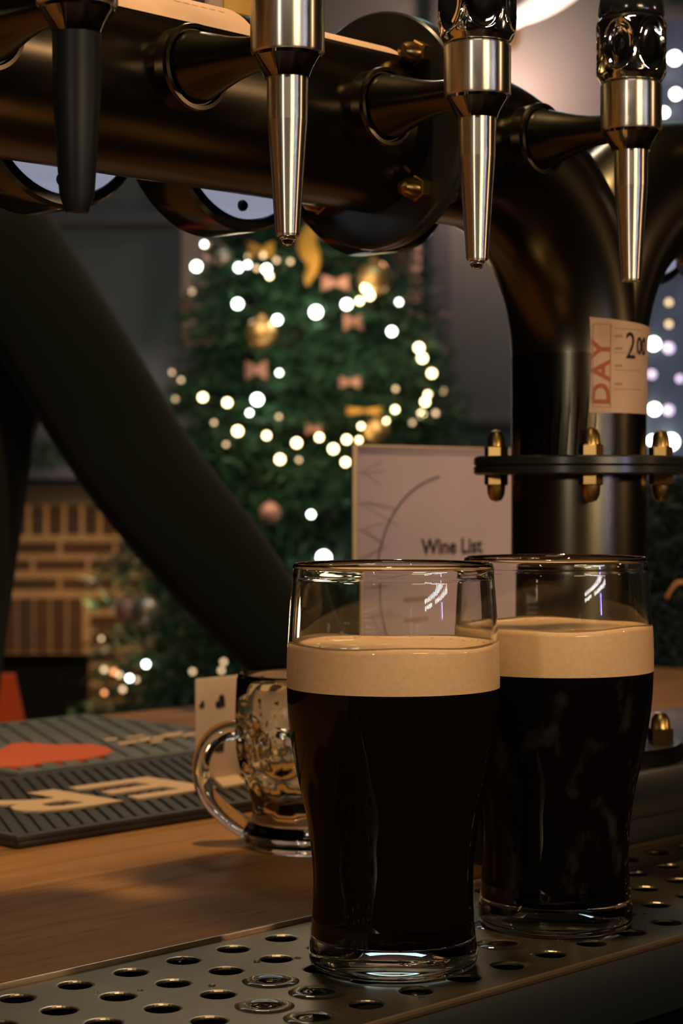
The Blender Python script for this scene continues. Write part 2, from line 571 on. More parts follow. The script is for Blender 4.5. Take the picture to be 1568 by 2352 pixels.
# water left on the tray
m = MB()
wet = [(590, 2268, 0.0060), (690, 2262, 0.0058), (570, 2330, 0.0066), (640, 2348, 0.0075), (700, 2302, 0.0068), (1160, 2120, 0.006), (1140, 2155, 0.007)]
rr = random.Random(3)
for x, y, r in wet:
    d = 0.194 * F / (y - HOR)
    p = px(x, y, d) - P0
    t, w = p.dot(U), p.dot(WV)
    k = round((t - cols[0]) / PT)
    row = min(range(5), key=lambda i: abs(rows[i] - w))
    tc, wc = (cols[k], rows[row])
    m.lathe([(1e-6, 0.0004), (HR * 0.6, 0.0001), (HR * 0.98, 0.0003), (HR + 0.0015, 0.0008), (HR + 0.0032, 0.0006), (HR + 0.0048, 0.00005)], 24, Matrix.Translation((tc, wc, 0.0002)))
for i in range(46):
    t, w = rr.uniform(-0.06, 0.22), rr.uniform(-0.15, -0.03)
    m.sphere((t, w, 0.0002), rr.uniform(0.0006, 0.0016), 8, 5, (1, 1, 0.45))
wat = ob('spilled_water', m.mesh(), 'water')
wat.location = bar(0, 0, 0)
wat.rotation_euler = (0, 0, TH)
wat['kind'] = 'stuff'
tag(wat, 'clear water drops and films on the drip tray', 'water')

# raised black ledge carrying the tower
ledge = thing('tower_ledge', bar(0.3194, 0, 0), TH, 'raised black ledge under the beer tower', 'ledge')
ob('top_slab', MB().bbox((-0.075, -0.057, 0.026), (0.62, 0.10, 0.052), 0.003).mesh(), 'ledge_black', ledge)
ob('riser', MB().bbox((-0.070, -0.0150, 0.0003), (0.615, 0.095, 0.0262), 0.002).mesh(), 'ledge_black', ledge)

# ------------------------------------------------------------------ beer tower
HP, RP, RF = 0.367, 0.039, 0.0565         # pipe axis height above bar, pipe radius, flange radius
TC, RB = 0.3194, 0.100                     # column position along the bar, bend radius
RC = 0.0362
tower = thing('beer_tower', bar(TC, 0, 0.052), TH, 'dark polished metal beer tower with sweeping arms and chrome taps', 'beer tower')
# local frame of the tower: x = t - TC, y = w, z = h - 0.052
HB = 0.052
ZP = HP - HB


def loc(t, w, h):
    return Vector((t - TC, w, h - HB))


ALONG = Matrix.Rotation(PI / 2, 4, 'Y')   # z axis -> x axis


def along(t0, t1, r, seg=64):
    M = Matrix.Translation(loc(t0, 0, HP)) @ ALONG
    L = t1 - t0
    return MB().lathe([(1e-6, 0), (r, 0), (r, L), (1e-6, L)], seg, M).mesh()


FL1, FL2 = 0.160, 2 * TC - 0.160
pipe_mesh = along(-0.42, FL1 - 0.006, RP)
pipe = ob('pipe', pipe_mesh, 'gunmetal', tower)
ob('pipe', along(FL2 + 0.006, 1.02, RP), 'gunmetal', tower)
ob('end_cap', MB().lathe([(1e-6, -0.012), (0.03, -0.010), (RP + 0.003, -0.004), (RP + 0.003, 0.006), (1e-6, 0.006)], 48, Matrix.Translation(loc(-0.42, 0, HP)) @ ALONG).mesh(), 'gunmetal', tower)


# swept tee: two bends falling into one column
def tee_mesh():
    m = MB()
    for sgn in (-1, 1):
        pts, rad = [], []
        x0 = sgn * (TC - FL1 - 0.006)
        for s in np.linspace(abs(x0), RB, 6)[:-1]:
            pts.append(Vector((sgn * s, 0, ZP)))
            rad.append(RP)
        for k in range(25):
            a = PI / 2 * k / 24
            pts.append(Vector((sgn * (RB - RB * math.sin(a)), 0, ZP - RB + RB * math.cos(a))))
            rad.append(RP + (RC - RP) * k / 24)
        pts.append(Vector((0, 0, 0.154)))
        rad.append(RC)
        m.tube(pts, rad, 48)
    return m.mesh(smooth=50)


tee_m = tee_mesh()
tee = ob('swept_tee', tee_m, 'gunmetal', tower, 'sweeping two-armed bend of the tower')
# column below the flange, base flange
ZFL = EYE - (1070 - HOR) / F * 1.08 - P0.z - HB   # flange centre height (local)
ob('column', MB().lathe([(1e-6, 0.008), (RC, 0.008), (RC, ZFL - 0.004), (1e-6, ZFL - 0.004)], 64).mesh(), 'gunmetal', tower)


def flange_mesh(r, th):
    h = th / 2
    g = 0.0006
    return MB().lathe([(1e-6, -h), (r - 0.001, -h), (r, -h + 0.001), (r, -g), (r - 0.0012, 0), (r, g), (r, h - 0.001), (r - 0.001, h), (1e-6, h)], 72).mesh()


def bolt_mesh(th):
    """domed nut and thread on both faces of a flange of thickness th; axis z"""
    m = MB()
    h = th / 2
    for s in (1, -1):
        hexp = [(1e-6, h), (0.0064, h), (0.0064, h + 0.0050), (0.0056, h + 0.0056)]
        dome = [(0.0050, h + 0.0056), (0.0046, h + 0.0105), (0.0030, h + 0.0135), (1e-6, h + 0.0145)]
        M = Matrix.Diagonal((1, 1, s, 1))
        m.lathe(hexp + [(1e-6, h + 0.0056)], 6, M)
        m.lathe([(1e-6, h + 0.005)] + dome, 16, M)
    return m.mesh()


fm = flange_mesh(RF, 0.010)
bmh = bolt_mesh(0.010)
RBOLT = 0.0445
for pos, rot in ((Vector((0, 0, ZFL)), None), (loc(FL1, 0, HP), ALONG), (loc(FL2, 0, HP), ALONG)):
    fl = ob('flange', fm, 'black_flange', tower)
    fl.location = pos
    if rot:
        fl.rotation_euler = (0, PI / 2, 0)
    for k in range(4):
        a = PI / 4 + k * PI / 2
        bo = ob('bolt', bmh, 'brass', fl, 'brass domed nut')
        bo.location = (RBOLT * math.cos(a), RBOLT * math.sin(a), 0)
bf = ob('base_flange', MB().lathe([(1e-6, 0.0), (RF, 0.0), (RF, 0.006), (RF - 0.002, 0.008), (1e-6, 0.008)], 72).mesh(), 'gunmetal', tower)
bm2 = MB()
bm2.lathe([(1e-6, 0.008), (0.0070, 0.008), (0.0070, 0.0145), (1e-6, 0.0145)], 6)
bm2.lathe([(1e-6, 0.0140), (0.0056, 0.0140), (0.0050, 0.0195), (0.0030, 0.0225), (1e-6, 0.0232)], 16)
bm2 = bm2.mesh()
for k in range(4):
    a = PI / 4 + k * PI / 2
    bo = ob('bolt', bm2, 'brass', bf, 'brass domed nut')
    bo.location = (RBOLT * math.cos(a), RBOLT * math.sin(a), 0)


# taps
def lathe_mesh(prof, seg=48, smooth=35):
    return MB().lathe(prof, seg).mesh(smooth=smooth)


HT = 0.364 - HB            # lower edge of the tap body (local z)
WT = -0.098                # tap axis
body_m = lathe_mesh([(1e-6, 0), (0.0128, 0), (0.01415, 0.0006), (0.0145, 0.0012), (0.0145, 0.0215), (0.0140, 0.0222), (1e-6, 0.0222)], 64)
collar_m = lathe_mesh([(1e-6, 0.0005), (0.0132, 0.0004), (0.0133, -0.0012), (0.0118, -0.0034), (0.0101, -0.0062), (0.0091, -0.0086), (0.0089, -0.0092), (1e-6, -0.0092)], 56)
spout_m = lathe_mesh([(1e-6, -0.009), (0.0081, -0.009), (0.0079, -0.0258), (0.00785, -0.0260), (0.0048, -0.0695), (0.0044, -0.0704), (0.0033, -0.0704), (0.0031, -0.066), (1e-6, -0.066)], 56, 12)
spout_blk = lathe_mesh([(1e-6, -0.009), (0.0086, -0.009), (0.0085, -0.030), (0.0062, -0.0655), (0.0040, -0.0718), (1e-6, -0.0722)], 48)
drop_m = lathe_mesh([(1e-6, -0.0695), (0.0028, -0.0697), (0.0033, -0.0706), (0.0030, -0.0722), (0.0020, -0.0736), (1e-6, -0.0742)], 24)


def knuckle_mesh(phase):
    """chrome bulb with six oval dimples"""
    H0, H1 = 0.0228, 0.0545
    seg, n = 120, 44
    vs, fs = [], []
    for i in range(n + 1):
        s = i / n
        z = H0 + (H1 - H0) * s
        r = 0.0142 + 0.0026 * math.sin(PI * (0.08 + 0.84 * s)) ** 0.7
        if s > 0.9:
            r -= (s - 0.9) * 0.012
        if s < 0.1:
            r -= (0.1 - s) * 0.012
        for k in range(seg):
            a = 2 * PI * k / seg
            da = (a - phase + PI / 6) % (PI / 3) - PI / 6
            q = math.hypot(da / 0.45, (s - 0.50) / 0.37)
            d = 0.0026 * max(0.0, 1 - q ** 3) if q < 1 else 0.0
            rim = 0.0004 * math.exp(-((q - 1.03) / 0.10) ** 2)
            rr_ = r - d + rim
            vs.append((rr_ * math.cos(a), rr_ * math.sin(a), z))
    for i in range(n):
        for k in range(seg):
            k2 = (k + 1) % seg
            fs.append((i * seg + k, i * seg + k2, (i + 1) * seg + k2, (i + 1) * seg + k))
    fs.append(tuple(range(seg - 1, -1, -1)))
    fs.append(tuple(n * seg + k for k in range(seg)))
    return MB().add(vs, fs).mesh(smooth=60)


ring_m = lathe_mesh([(1e-6, 0.0215), (0.0137, 0.0215), (0.0137, 0.0235), (1e-6, 0.0235)], 40)
band_m = lathe_mesh([(1e-6, 0.0535), (0.0150, 0.0535), (0.0156, 0.0548), (0.0152, 0.0590), (0.0140, 0.0665), (0.0132, 0.0675), (1e-6, 0.0675)], 48)
handle_m = lathe_mesh([(1e-6, 0.0670), (0.0120, 0.0670), (0.0120, 0.075), (0.0100, 0.082), (0.0110, 0.11), (0.0155, 0.17), (0.0165, 0.20), (0.012, 0.215), (1e-6, 0.218)], 40)
# shank: trumpet from the pipe to the tap body, axis along -w
trump = [(1e-6, 0.0), (0.0152, 0.0), (0.0150, 0.003), (0.0136, 0.0085), (0.0114, 0.016), (0.0090, 0.025), (0.0074, 0.034), (0.0067, 0.044), (0.0067, 0.050), (1e-6, 0.050)]
socket = [(1e-6, -0.016), (0.0170, -0.016), (0.0170, 0.0012), (0.0178, 0.0026), (0.0174, 0.0042), (0.0158, 0.0044), (0.0154, 0.0026), (1e-6, 0.0026)]
TOW = Matrix.Rotation(PI / 2, 4, 'X')     # z -> -y
trump_m = MB().lathe(trump, 48, TOW).mesh()
socket_m = MB().lathe(socket, 56, TOW).mesh()
view_a = -PI / 2 - TH                       # direction of the barman in the tower frame

for i, t in enumerate((-0.1045, 0.0, 0.1155, 0.2290, 0.52)):
    tap = ob('beer_tap', body_m, 'steel', tower, 'brushed steel tap with chrome dimpled knuckle')
    tap.location = Vector((t - TC, WT, HT))
    ob('collar', collar_m, 'dark_chrome', tap)
    if i == 0:
        ob('spout', spout_blk, 'black_plastic', tap, 'black plastic nozzle')
    else:
        ob('spout', spout_m, 'steel', tap)
        if i in (1, 2):
            ob('drip', drop_m, 'water', tap, 'clear drop hanging from the spout')
    ob('neck_ring', ring_m, 'black_gloss', tap)
    ob('knuckle', knuckle_mesh(view_a + (PI / 6 if i in (1, 3) else 0.12)), 'chrome', tap)
    ob('handle_band', band_m, 'black_gloss', tap)
    ob('handle', handle_m, 'handle_amber', tap)
    sh = ob('shank', trump_m, 'gunmetal', tap)
    sh.location = (0, -0.042 - WT, HP - HB - HT)
    so = ob('socket', socket_m, 'gunmetal', tap)
    so.location = (0, -0.0425 - WT, HP - HB - HT)

# round illuminated badges on the customer side
AWAY = Matrix.Rotation(-PI / 2, 4, 'X')   # z -> +y
hous = MB().lathe([(1e-6, 0.002), (0.0415, 0.002), (0.0418, 0.0), (0.0460, 0.0), (0.0475, 0.002), (0.0475, 0.030), (0.0450, 0.034), (1e-6, 0.034)], 72, AWAY).mesh()
plate = MB().lathe([(1e-6, -0.0004), (0.0412, -0.0004), (0.0412, 0.0022), (1e-6, 0.0022)], 72, AWAY).mesh()
lens = MB().lathe([(0.044, 0.0335), (0.040, 0.041), (0.030, 0.046), (0.015, 0.049), (1e-6, 0.0495)], 56, AWAY).mesh()
screw = MB().lathe([(1e-6, -0.0030), (0.0020, -0.0028), (0.0027, -0.0018), (0.0027, 0.0), (1e-6, 0.0)], 16, AWAY).mesh()
for t in (-0.11, 0.003, 0.112, 0.219, 0.452):
    bd = ob('lens_badge', hous, 'black_gloss', tower, 'round black badge housing with pale lit back')
    bd.location = loc(t, 0.0425, HP - 0.001)
    ob('back_plate', plate, 'badge_white', bd, 'pale glowing back plate')
    ob('lens', lens, 'badge_lens', bd)
    for sx, sz in ((-0.003, -0.0355), (0.003, 0.0355)):
        s = ob('screw', screw, 'black_plastic', bd)
        s.location = (sx, 0, sz)


# paper stickers curved over the pipe
def pipe_patch(t0, t1, a0, a1, off, n=14, skew=0.0):
    """angles from the barman's side (0) over the top (90 deg)"""
    m = MB()
    vs, fs = [], []
    for lay in (off, off - 0.00035):
        for j in range(n + 1):
            a = math.radians(a0 + (a1 - a0) * j / n)
            for tt in (t0, t1 + skew * j / n):
                p = loc(tt, 0, HP)
                vs.append(p + Vector((0, -math.cos(a), math.sin(a))) * (RP + lay))
    o2 = 2 * (n + 1)
    for j in range(n):
        k = 2 * j
        fs.append((k, k + 1, k + 3, k + 2))
        fs.append((o2 + k + 2, o2 + k + 3, o2 + k + 1, o2 + k))
        fs.append((k, k + 2, o2 + k + 2, o2 + k))
        fs.append((k + 1, o2 + k + 1, o2 + k + 3, k + 3))
    fs.append((0, o2, o2 + 1, 1))
    e = 2 * n
    fs.append((e, e + 1, o2 + e + 1, o2 + e))
    return m.add(vs, fs).mesh(smooth=60)


def wrap_on_pipe(mesh, t, a_deg, off):
    """flat mesh in xy (x along the pipe, y up) wrapped on the pipe"""
    for v in mesh.vertices:
        a = math.radians(a_deg) + v.co.y / RP
        p = loc(t + v.co.x, 0, HP)
        q = p + Vector((0, -math.cos(a), math.sin(a))) * (RP + off)
        v.co = q
    return mesh


st1 = ob('sticker', pipe_patch(-0.036, 0.047, 33, 118, 0.0006), 'paper_tan', tower, 'tan paper sticker over the pipe with handwriting')
ob('writing', wrap_on_pipe(text_mesh('27', 0.013, Matrix.Scale(1, 4)), 0.010, 66, 0.0008), 'print_black', st1)
m = MB()
for y, x0, x1 in ((-0.004, -0.03, 0.03), (0.008, -0.03, 0.03)):
    for k in range(12):
        a = x0 + (x1 - x0) * k / 12
        m.add([(a, y, 0), (a + 0.0036, y, 0), (a + 0.0036, y + 0.0005, 0), (a, y + 0.0005, 0)], [(0, 1, 2, 3)])
ob('ruled_lines', wrap_on_pipe(m.mesh(smooth=0), 0.008, 60, 0.0008), 'print_faint', st1)
ob('sticker', pipe_patch(0.096, 0.150, 52, 118, 0.0006), 'paper_tan', tower, 'tan paper sticker beside the flange')
# yellow plate behind the pipe
yt = ob('badge_plate', MB().bbox((-0.008, -0.002, 0.0), (0.012, 0.002, 0.05), 0.001).mesh(), 'yellow_tag', tower, 'small yellow plate on top of the pipe')
yt.location = loc(0.074, 0.010, HP + RP - 0.0025)
ob('white_edge', MB().bbox((-0.017, -0.002, 0.004), (-0.0085, 0.002, 0.05), 0.001).mesh(), 'paper_cream', yt)

# sticker wrapped on the column, below the tap nearest the column
bvh = BVHTree.FromPolygons([v.co for v in tee_m.vertices], [list(p.vertices) for p in tee_m.polygons])


def on_tee(ang, z, off):
    d = Vector((math.cos(ang), math.sin(ang), 0))
    o = Vector((0, 0, z)) + d * 0.3
    hit, nrm, _, dist = bvh.ray_cast(o, -d)
    if hit is None or hit.length < 0.01:
        hit = Vector((0, 0, z)) + d * RC
    r = min((hit - Vector((0, 0, z))).length, 0.060)
    return Vector((0, 0, z)) + d * (r + off)


zt, zb = (EYE - (730 - HOR) / F * 1.045 - BAR - HB), (EYE - (948 - HOR) / F * 1.045 - BAR - HB)
A0 = view_a + math.radians(1.5)         # left border (seen from the barman)
SW = 1.68                                  # angular width


def col_patch(off):
    na, nz = 26, 16
    vs, fs = [], []
    for lay in (off, off - 0.0004):
        for j in range(nz + 1):
            for i in range(na + 1):
                z = zb + (zt - zb) * j / nz - 0.004 * (i / na) * (j / nz)
                vs.append(on_tee(A0 + SW * i / na + 0.03 * math.sin(3 * j / nz), z, lay))
    n1 = na + 1
    o2 = n1 * (nz + 1)
    for j in range(nz):
        for i in range(na):
            a = j * n1 + i
            fs.append((a, a + 1, a + n1 + 1, a + n1))
            fs.append((o2 + a + n1, o2 + a + n1 + 1, o2 + a + 1, o2 + a))
    return MB().add(vs, fs).mesh(smooth=60)


def wrap_on_column(mesh, off):
    """x: metres round the column from the left border, y: metres above the lower border"""
    for v in mesh.vertices:
        v.co = on_tee(A0 + v.co.x / RC, zb + v.co.y, off)
    return mesh


st = ob('sticker', col_patch(0.0006), 'paper_tan', tower, 'pale sticker reading DAY wrapped round the tower')
hh = zt - zb
RZ = Matrix.Rotation(PI / 2, 4, 'Z')
ob('red_lettering', wrap_on_column(text_mesh('DAY', 0.0135, Matrix.Translation((0.0068, hh * 0.42, 0)) @ RZ @ Matrix.Scale(1.18, 4, (1, 0, 0)), spacing=1.12, offset=0.0003), 0.0010), 'print_red', st)
ob('handwriting', wrap_on_column(text_mesh('2', 0.0200, Matrix.Translation((0.0245, hh * 0.70, 0)) @ Matrix.Scale(0.8, 4, (1, 0, 0))), 0.0010), 'print_black', st)
ob('handwriting', wrap_on_column(text_mesh('00', 0.0130, Matrix.Translation((0.0345, hh * 0.71, 0)) @ Matrix.Scale(0.8, 4, (1, 0, 0)), offset=0.0002), 0.0010), 'print_black', st)
m = MB()
def strip(m, x0, y0, x1, y1, w):
    n = 10
    d = Vector((x1 - x0, y1 - y0, 0))
    q = Vector((-d.y, d.x, 0)).normalized() * w / 2
    for k in range(n):
        a = Vector((x0, y0, 0)) + d * (k / n)
        b = Vector((x0, y0, 0)) + d * ((k + 1) / n)
        m.add([a - q, b - q, b + q, a + q], [(0, 1, 2, 3)])
for y in (0.0125, 0.0225, 0.0315, 0.0440):
    strip(m, 0.0135, y, 0.034, y, 0.0004)
for y in (0.0150, 0.0245, 0.0335, 0.0400):
    strip(m, 0.0140, y, 0.0185, y + 0.0002, 0.0014)
for a, b in (((0.0020, 0.003), (0.0020, 0.046)), ((0.0115, 0.003), (0.0115, 0.046)), ((0.0020, 0.003), (0.0115, 0.003)), ((0.0020, 0.046), (0.0115, 0.046))):
    strip(m, *a, *b, 0.0004)
ob('printed_lines', wrap_on_column(m.mesh(smooth=0), 0.0010), 'print_faint', st)

# ------------------------------------------------------------------ pints of stout
OUT = [(0.0409, 0.1640), (0.0415, 0.1575), (0.0422, 0.150), (0.0431, 0.135), (0.0436, 0.1234), (0.0436, 0.1114), (0.0431, 0.1027), (0.0422, 0.0937),
       (0.0410, 0.0865), (0.0399, 0.0802), (0.0384, 0.0733), (0.0366, 0.0660), (0.0348, 0.0577), (0.0334, 0.0459), (0.0327, 0.0369), (0.0327, 0.0282),
       (0.0332, 0.0190), (0.0339, 0.0120), (0.0345, 0.0075), (0.0347, 0.0040), (0.0343, 0.0018), (0.0332, 0.0005), (0.0318, 0.0)]
_oz = np.array([p[1] for p in OUT][::-1])
_or = np.array([p[0] for p in OUT][::-1])


def rout(z):
    """smoothed outer radius of the glass"""
    return float(np.mean([np.interp(z + d, _oz, _or) for d in (-0.004, -0.002, 0, 0.002, 0.004)])) if z > 0.02 else float(np.interp(z, _oz, _or))


def pint(loc_, label, foam_h, seed, stout_mat):
    t = thing('pint_of_stout', loc_, 0, label, 'beer glass', None)
    zs = [0.160 - 0.142 * k / 60 for k in range(61)]
    outer = [(rout(z), z) for z in zs] + OUT[-5:]
    wall = lambda z: 0.0016 + 0.0012 * max(0, (0.05 - z) / 0.05)
    inner = [(rout(z) - wall(z), z) for z in zs if z > 0.0190][::-1]
    # bead at the rim, thick base
    rim = [(0.0392, 0.1600), (0.0389, 0.1625), (0.0392, 0.1643), (0.0400, 0.1650), (0.0410, 0.1643), (0.0414, 0.1625)]
    prof = [(1e-6, 0.0112), (0.014, 0.0109), (0.024, 0.0110), (0.0285, 0.0122), (0.0302, 0.0150)] + inner + rim[1:] + outer + [(0.028, 0.0), (0.026, 0.0012), (1e-6, 0.0016)]
    ob('glass', MB().lathe(prof, 96).mesh(smooth=45), 'glass', t)
    FB = 0.1143
    # stout fills the glass to its outer skin
    zz = [0.0125 + (FB - 0.0125) * k / 50 for k in range(51)]
    sp = [(1e-6, 0.0114), (0.024, 0.0112), (0.0290, 0.0120)] + [(rout(z) + 0.0001 - (0.0022 if z < 0.0129 else 0.0008 * max(0, (0.020 - z) / 0.0075)), z) for z in zz] + [(1e-6, FB)]
    ob('stout', MB().lathe(sp, 96).mesh(smooth=45), stout_mat, t)
    # foam head with uneven top
    rs = random.Random(seed)
    ph = [rs.uniform(0, 6.28) for _ in range(8)]
    seg = 96
    prof = []
    n = 10
    for k in range(n + 1):
        prof.append(('s', k / n))
    vs, fs = [], []
    ringn = n + 1 + 9

    def top(a, rr_):
        e = 0.00055 * math.sin(2 * a + ph[0]) + 0.0004 * math.sin(3 * a + ph[1]) + 0.0003 * math.sin(5 * a + ph[2])
        edge = max(0, (rr_ - 0.78) / 0.22) ** 2
        return foam_h + (0.0012 + 1.2 * e) * edge + 0.00035 * math.sin(9 * rr_ + 2 * a + ph[3]) + 0.0002 * math.sin(17 * rr_ + 3 * a + ph[4])

    for k in range(seg):
        a = 2 * PI * k / seg
        ht = top(a, 1.0)
        for j in range(n + 1):
            z = FB + (ht - 0.0008 - FB) * j / n
            r = rout(z) + 0.00015
            vs.append((r * math.cos(a), r * math.sin(a), z))
        R1 = rout(ht)
        for j in range(9):
            q = [0.985, 0.965, 0.93, 0.87, 0.78, 0.62, 0.42, 0.2, 0.0001][j]
            z = top(a, min(q, 0.995)) if j else ht
            vs.append((R1 * q * math.cos(a), R1 * q * math.sin(a), z if j < 8 else foam_h))
    for k in range(seg):
        k2 = (k + 1) % seg
        for i in range(ringn - 1):
            fs.append((k * ringn + i, k2 * ringn + i, k2 * ringn + i + 1, k * ringn + i + 1))
    fs.append(tuple(k * ringn for k in range(seg - 1, -1, -1)))
    fo = ob('foam_head', MB().add(vs, fs).mesh(smooth=60), 'foam', t)
    m = MB()
    for i in range(26):                        # bubbles on the foam near the wall
        a = rs.uniform(0, 6.28)
        q = rs.uniform(0.70, 0.95)
        m.sphere((R1 * q * math.cos(a), R1 * q * math.sin(a), top(a, q)), rs.uniform(0.0003, 0.0008), 8, 6)
    b = ob('bubbles', m.mesh(), 'water', fo)
    b['kind'] = 'stuff'
    return t


pint((0.0212, 0.822, BAR), 'full pint of stout with smooth tan head beside the dimpled glass mug', 0.1318, 4, 'stout')
pint((0.0962, 0.900, BAR), 'full pint of stout with faint reflections painted on the stout standing before the black ledge', 0.1338, 11, 'stout_painted_reflections')

# ------------------------------------------------------------------ dimpled glass mug
mugp = px(707, 1945, 1.095)
mug = thing('dimpled_mug', (mugp.x, 1.095, BAR), 0, 'empty small dimpled glass mug with round handle on the wooden bar', 'mug')


def mug_mesh():
    H = 0.094
    ctrl_z = [0.0, 0.0025, 0.010, 0.0135, 0.020, 0.030, 0.042, 0.055, 0.070, 0.085, 0.0925, H]
    ctrl_r = [0.0322, 0.0345, 0.0352, 0.0315, 0.0300, 0.0335, 0.0375, 0.0395, 0.0400, 0.0395, 0.0390, 0.0386]
    seg, n = 120, 70
    vs, fs = [], []

    def ro(z):
        return float(np.interp(z, ctrl_z, ctrl_r))

    def dim(a, z):
        d = 0.0
        for row, (zc, hz, off) in enumerate(((0.031, 0.0125, 0.0), (0.056, 0.013, 0.5))):
            nD = 8
            st_ = 2 * PI / nD
            da = (a - off * st_ + st_ / 2) % st_ - st_ / 2
            q = math.hypot(da / (st_ * 0.44), (z - zc) / hz)
            if q < 1:
                d = max(d, 0.0030 * (1 - q * q))
        return d

    for i in range(n + 1):
        z = H * i / n
        for k in range(seg):
            a = 2 * PI * k / seg
            r = ro(z) - dim(a, z)
            vs.append((r * math.cos(a), r * math.sin(a), z))
    for i in range(n):
        for k in range(seg):
            k2 = (k + 1) % seg
            fs.append((i * seg + k, i * seg + k2, (i + 1) * seg + k2, (i + 1) * seg + k))
    inn = [(0.0372, H + 0.0012), (0.0358, H - 0.001), (0.0352, 0.080), (0.0345, 0.055), (0.0315, 0.040), (0.0270, 0.030), (0.0220, 0.0235), (0.012, 0.0205), (1e-4, 0.020)]
    o = len(vs)
    for r, z in inn:
        for k in range(seg):
            a = 2 * PI * k / seg
            vs.append((r * math.cos(a), r * math.sin(a), z))
    for i in range(len(inn)):
        base = (n * seg) if i == 0 else o + (i - 1) * seg
        nx = o + i * seg
        for k in range(seg):
            k2 = (k + 1) % seg
            fs.append((base + k, base + k2, nx + k2, nx + k))
    fs.append(tuple(o + (len(inn) - 1) * seg + k for k in range(seg)))
    fs.append(tuple(range(seg - 1, -1, -1)))
    return MB().add(vs, fs).mesh(smooth=50)


ob('body', mug_mesh(), 'mug_glass', mug)


def spline(ctrl, n):
    ctrl = [Vector(c) for c in ctrl]
    P = [ctrl[0]] + ctrl + [ctrl[-1]]
    out = []
    segs = len(ctrl) - 1
    for i in range(n + 1):
        s = i / n * segs
        k = min(int(s), segs - 1)
        f = s - k
        a, b, c, d = P[k], P[k + 1], P[k + 2], P[k + 3]
        out.append(0.5 * ((2 * b) + (c - a) * f + (2 * a - 5 * b + 4 * c - d) * f * f + (3 * b - a - 3 * c + d) * f ** 3))
    return out


hp = spline([(-0.0290, 0, 0.0600), (-0.0400, 0, 0.0640), (-0.0510, 0, 0.0600), (-0.0575, 0, 0.0500), (-0.0585, 0, 0.0390), (-0.0545, 0, 0.0270), (-0.0440, 0, 0.0165), (-0.0335, 0, 0.0100)], 40)
hr = [0.0072 - 0.0016 * math.sin(PI * k / 40) for k in range(41)]
ob('handle', MB().tube(hp, hr, 18, squash=(0.85, 1.15)).mesh(smooth=60), 'mug_glass', mug)


# ------------------------------------------------------------------ rubber bar mats
def bar_mat(name, t0, t1, w0, w1, th, material, label, pitch, tilt):
    t = thing(name, bar(t0, w0, 0), TH, label, 'bar mat')
    L, D = t1 - t0, w1 - w0
    ob('base', MB().bbox((0, 0, 0), (L, D, th * 0.72), 0.0025).mesh(), material, t)
    e = MB()
    b = 0.006
    for lo, hi in (((0, 0), (L, b)), ((0, D - b), (L, D)), ((0, b), (b, D - b)), ((L - b, b), (L, D - b))):
        e.bbox((lo[0], lo[1], th * 0.5), (hi[0], hi[1], th), 0.0012)
    ob('rim', e.mesh(), material, t)
    # slanting ribs inside the rim
    n = int((L + D) / pitch)
    for k in range(n):
        x0 = -D * tilt + k * pitch
        pts = []
        A, B = Vector((x0, b, 0)), Vector((x0 + D * tilt, D - b, 0))
        # clip to the inside
        f0 = 0.0
        f1 = 1.0
        if A.x < b:
            f0 = (b - A.x) / max(B.x - A.x, 1e-6)
        if B.x > L - b:
            f1 = (L - b - A.x) / max(B.x - A.x, 1e-6)
        if f1 - f0 < 0.05:
            continue
        P, Q = A.lerp(B, f0), A.lerp(B, f1)
        d = (Q - P).normalized()
        q = Vector((-d.y, d.x, 0)) * pitch * 0.27
        z0, z1 = th * 0.6, th * 0.97
        vs = [P - q * 1.2, Q - q * 1.2, Q + q * 1.2, P + q * 1.2, P - q, Q - q, Q + q, P + q]
        vs = [Vector((v.x, v.y, z0 if i < 4 else z1)) for i, v in enumerate(vs)]
        ob('rib', MB().add(vs, [(4, 5, 6, 7), (0, 1, 5, 4), (1, 2, 6, 5), (2, 3, 7, 6), (3, 0, 4, 7)]).mesh(smooth=0), material, t)
    return t, L, D, th


mat1, L1, D1, th1 = bar_mat('rubber_bar_mat', 0.113, 0.73, 0.222, 0.408, 0.0075, 'rubber_black', 'black ribbed rubber bar mat with raised cream letters', 0.0098, 0.55)
# raised letters, read from the customer side
le = text_mesh('VER', 0.150, Matrix.Translation((0.165, 0.088, th1)) @ Matrix.Rotation(PI, 4, 'Z') @ Matrix.Scale(0.62, 4, (0, 1, 0)), extrude=0.0008, spacing=1.02, offset=0.003)
ob('lettering', le, 'print_cream', mat1, 'cream raised letters')
mat2, L2, D2, th2 = bar_mat('rubber_bar_mat', 0.262, 0.515, 0.416, 0.655, 0.0085, 'rubber_grey', 'grey ribbed rubber bar mat with orange stripe before the leaning person', 0.019, 0.5)
# orange brush stripe: flat print on top of the ribs
n = 40
vs, fs = [], []
rr = random.Random(5)
pA = bar(0.262, 0.416, 0)
def mat2_local(x, y):
    d = 0.186 * F / (y - HOR)
    p = px(x, y, d) - pA
    return p.dot(U), p.dot(WV)
up = [(-60, 1735), (0, 1724), (25, 1711), (60, 1708), (120, 1713), (210, 1712), (245, 1720), (258, 1727)]
dn = [(-60, 1772), (0, 1764), (60, 1763), (90, 1757), (120, 1752), (190, 1747), (240, 1737), (258, 1729)]
m = MB()
vs = []
for (a, b) in zip(up, dn):
    for q in (a, b):
        t_, w_ = mat2_local(*q)
        vs.append((t_, w_, th2 + 0.0003))
vs = [(max(v[0], 0.003), min(max(v[1], 0.008), D2 - 0.008), v[2]) for v in vs]
vs2 = [(v[0], v[1], th2 - 0.002) for v in vs]
k = len(vs)
fs = [(2 * i, 2 * i + 1, 2 * i + 3, 2 * i + 2) for i in range(len(up) - 1)]
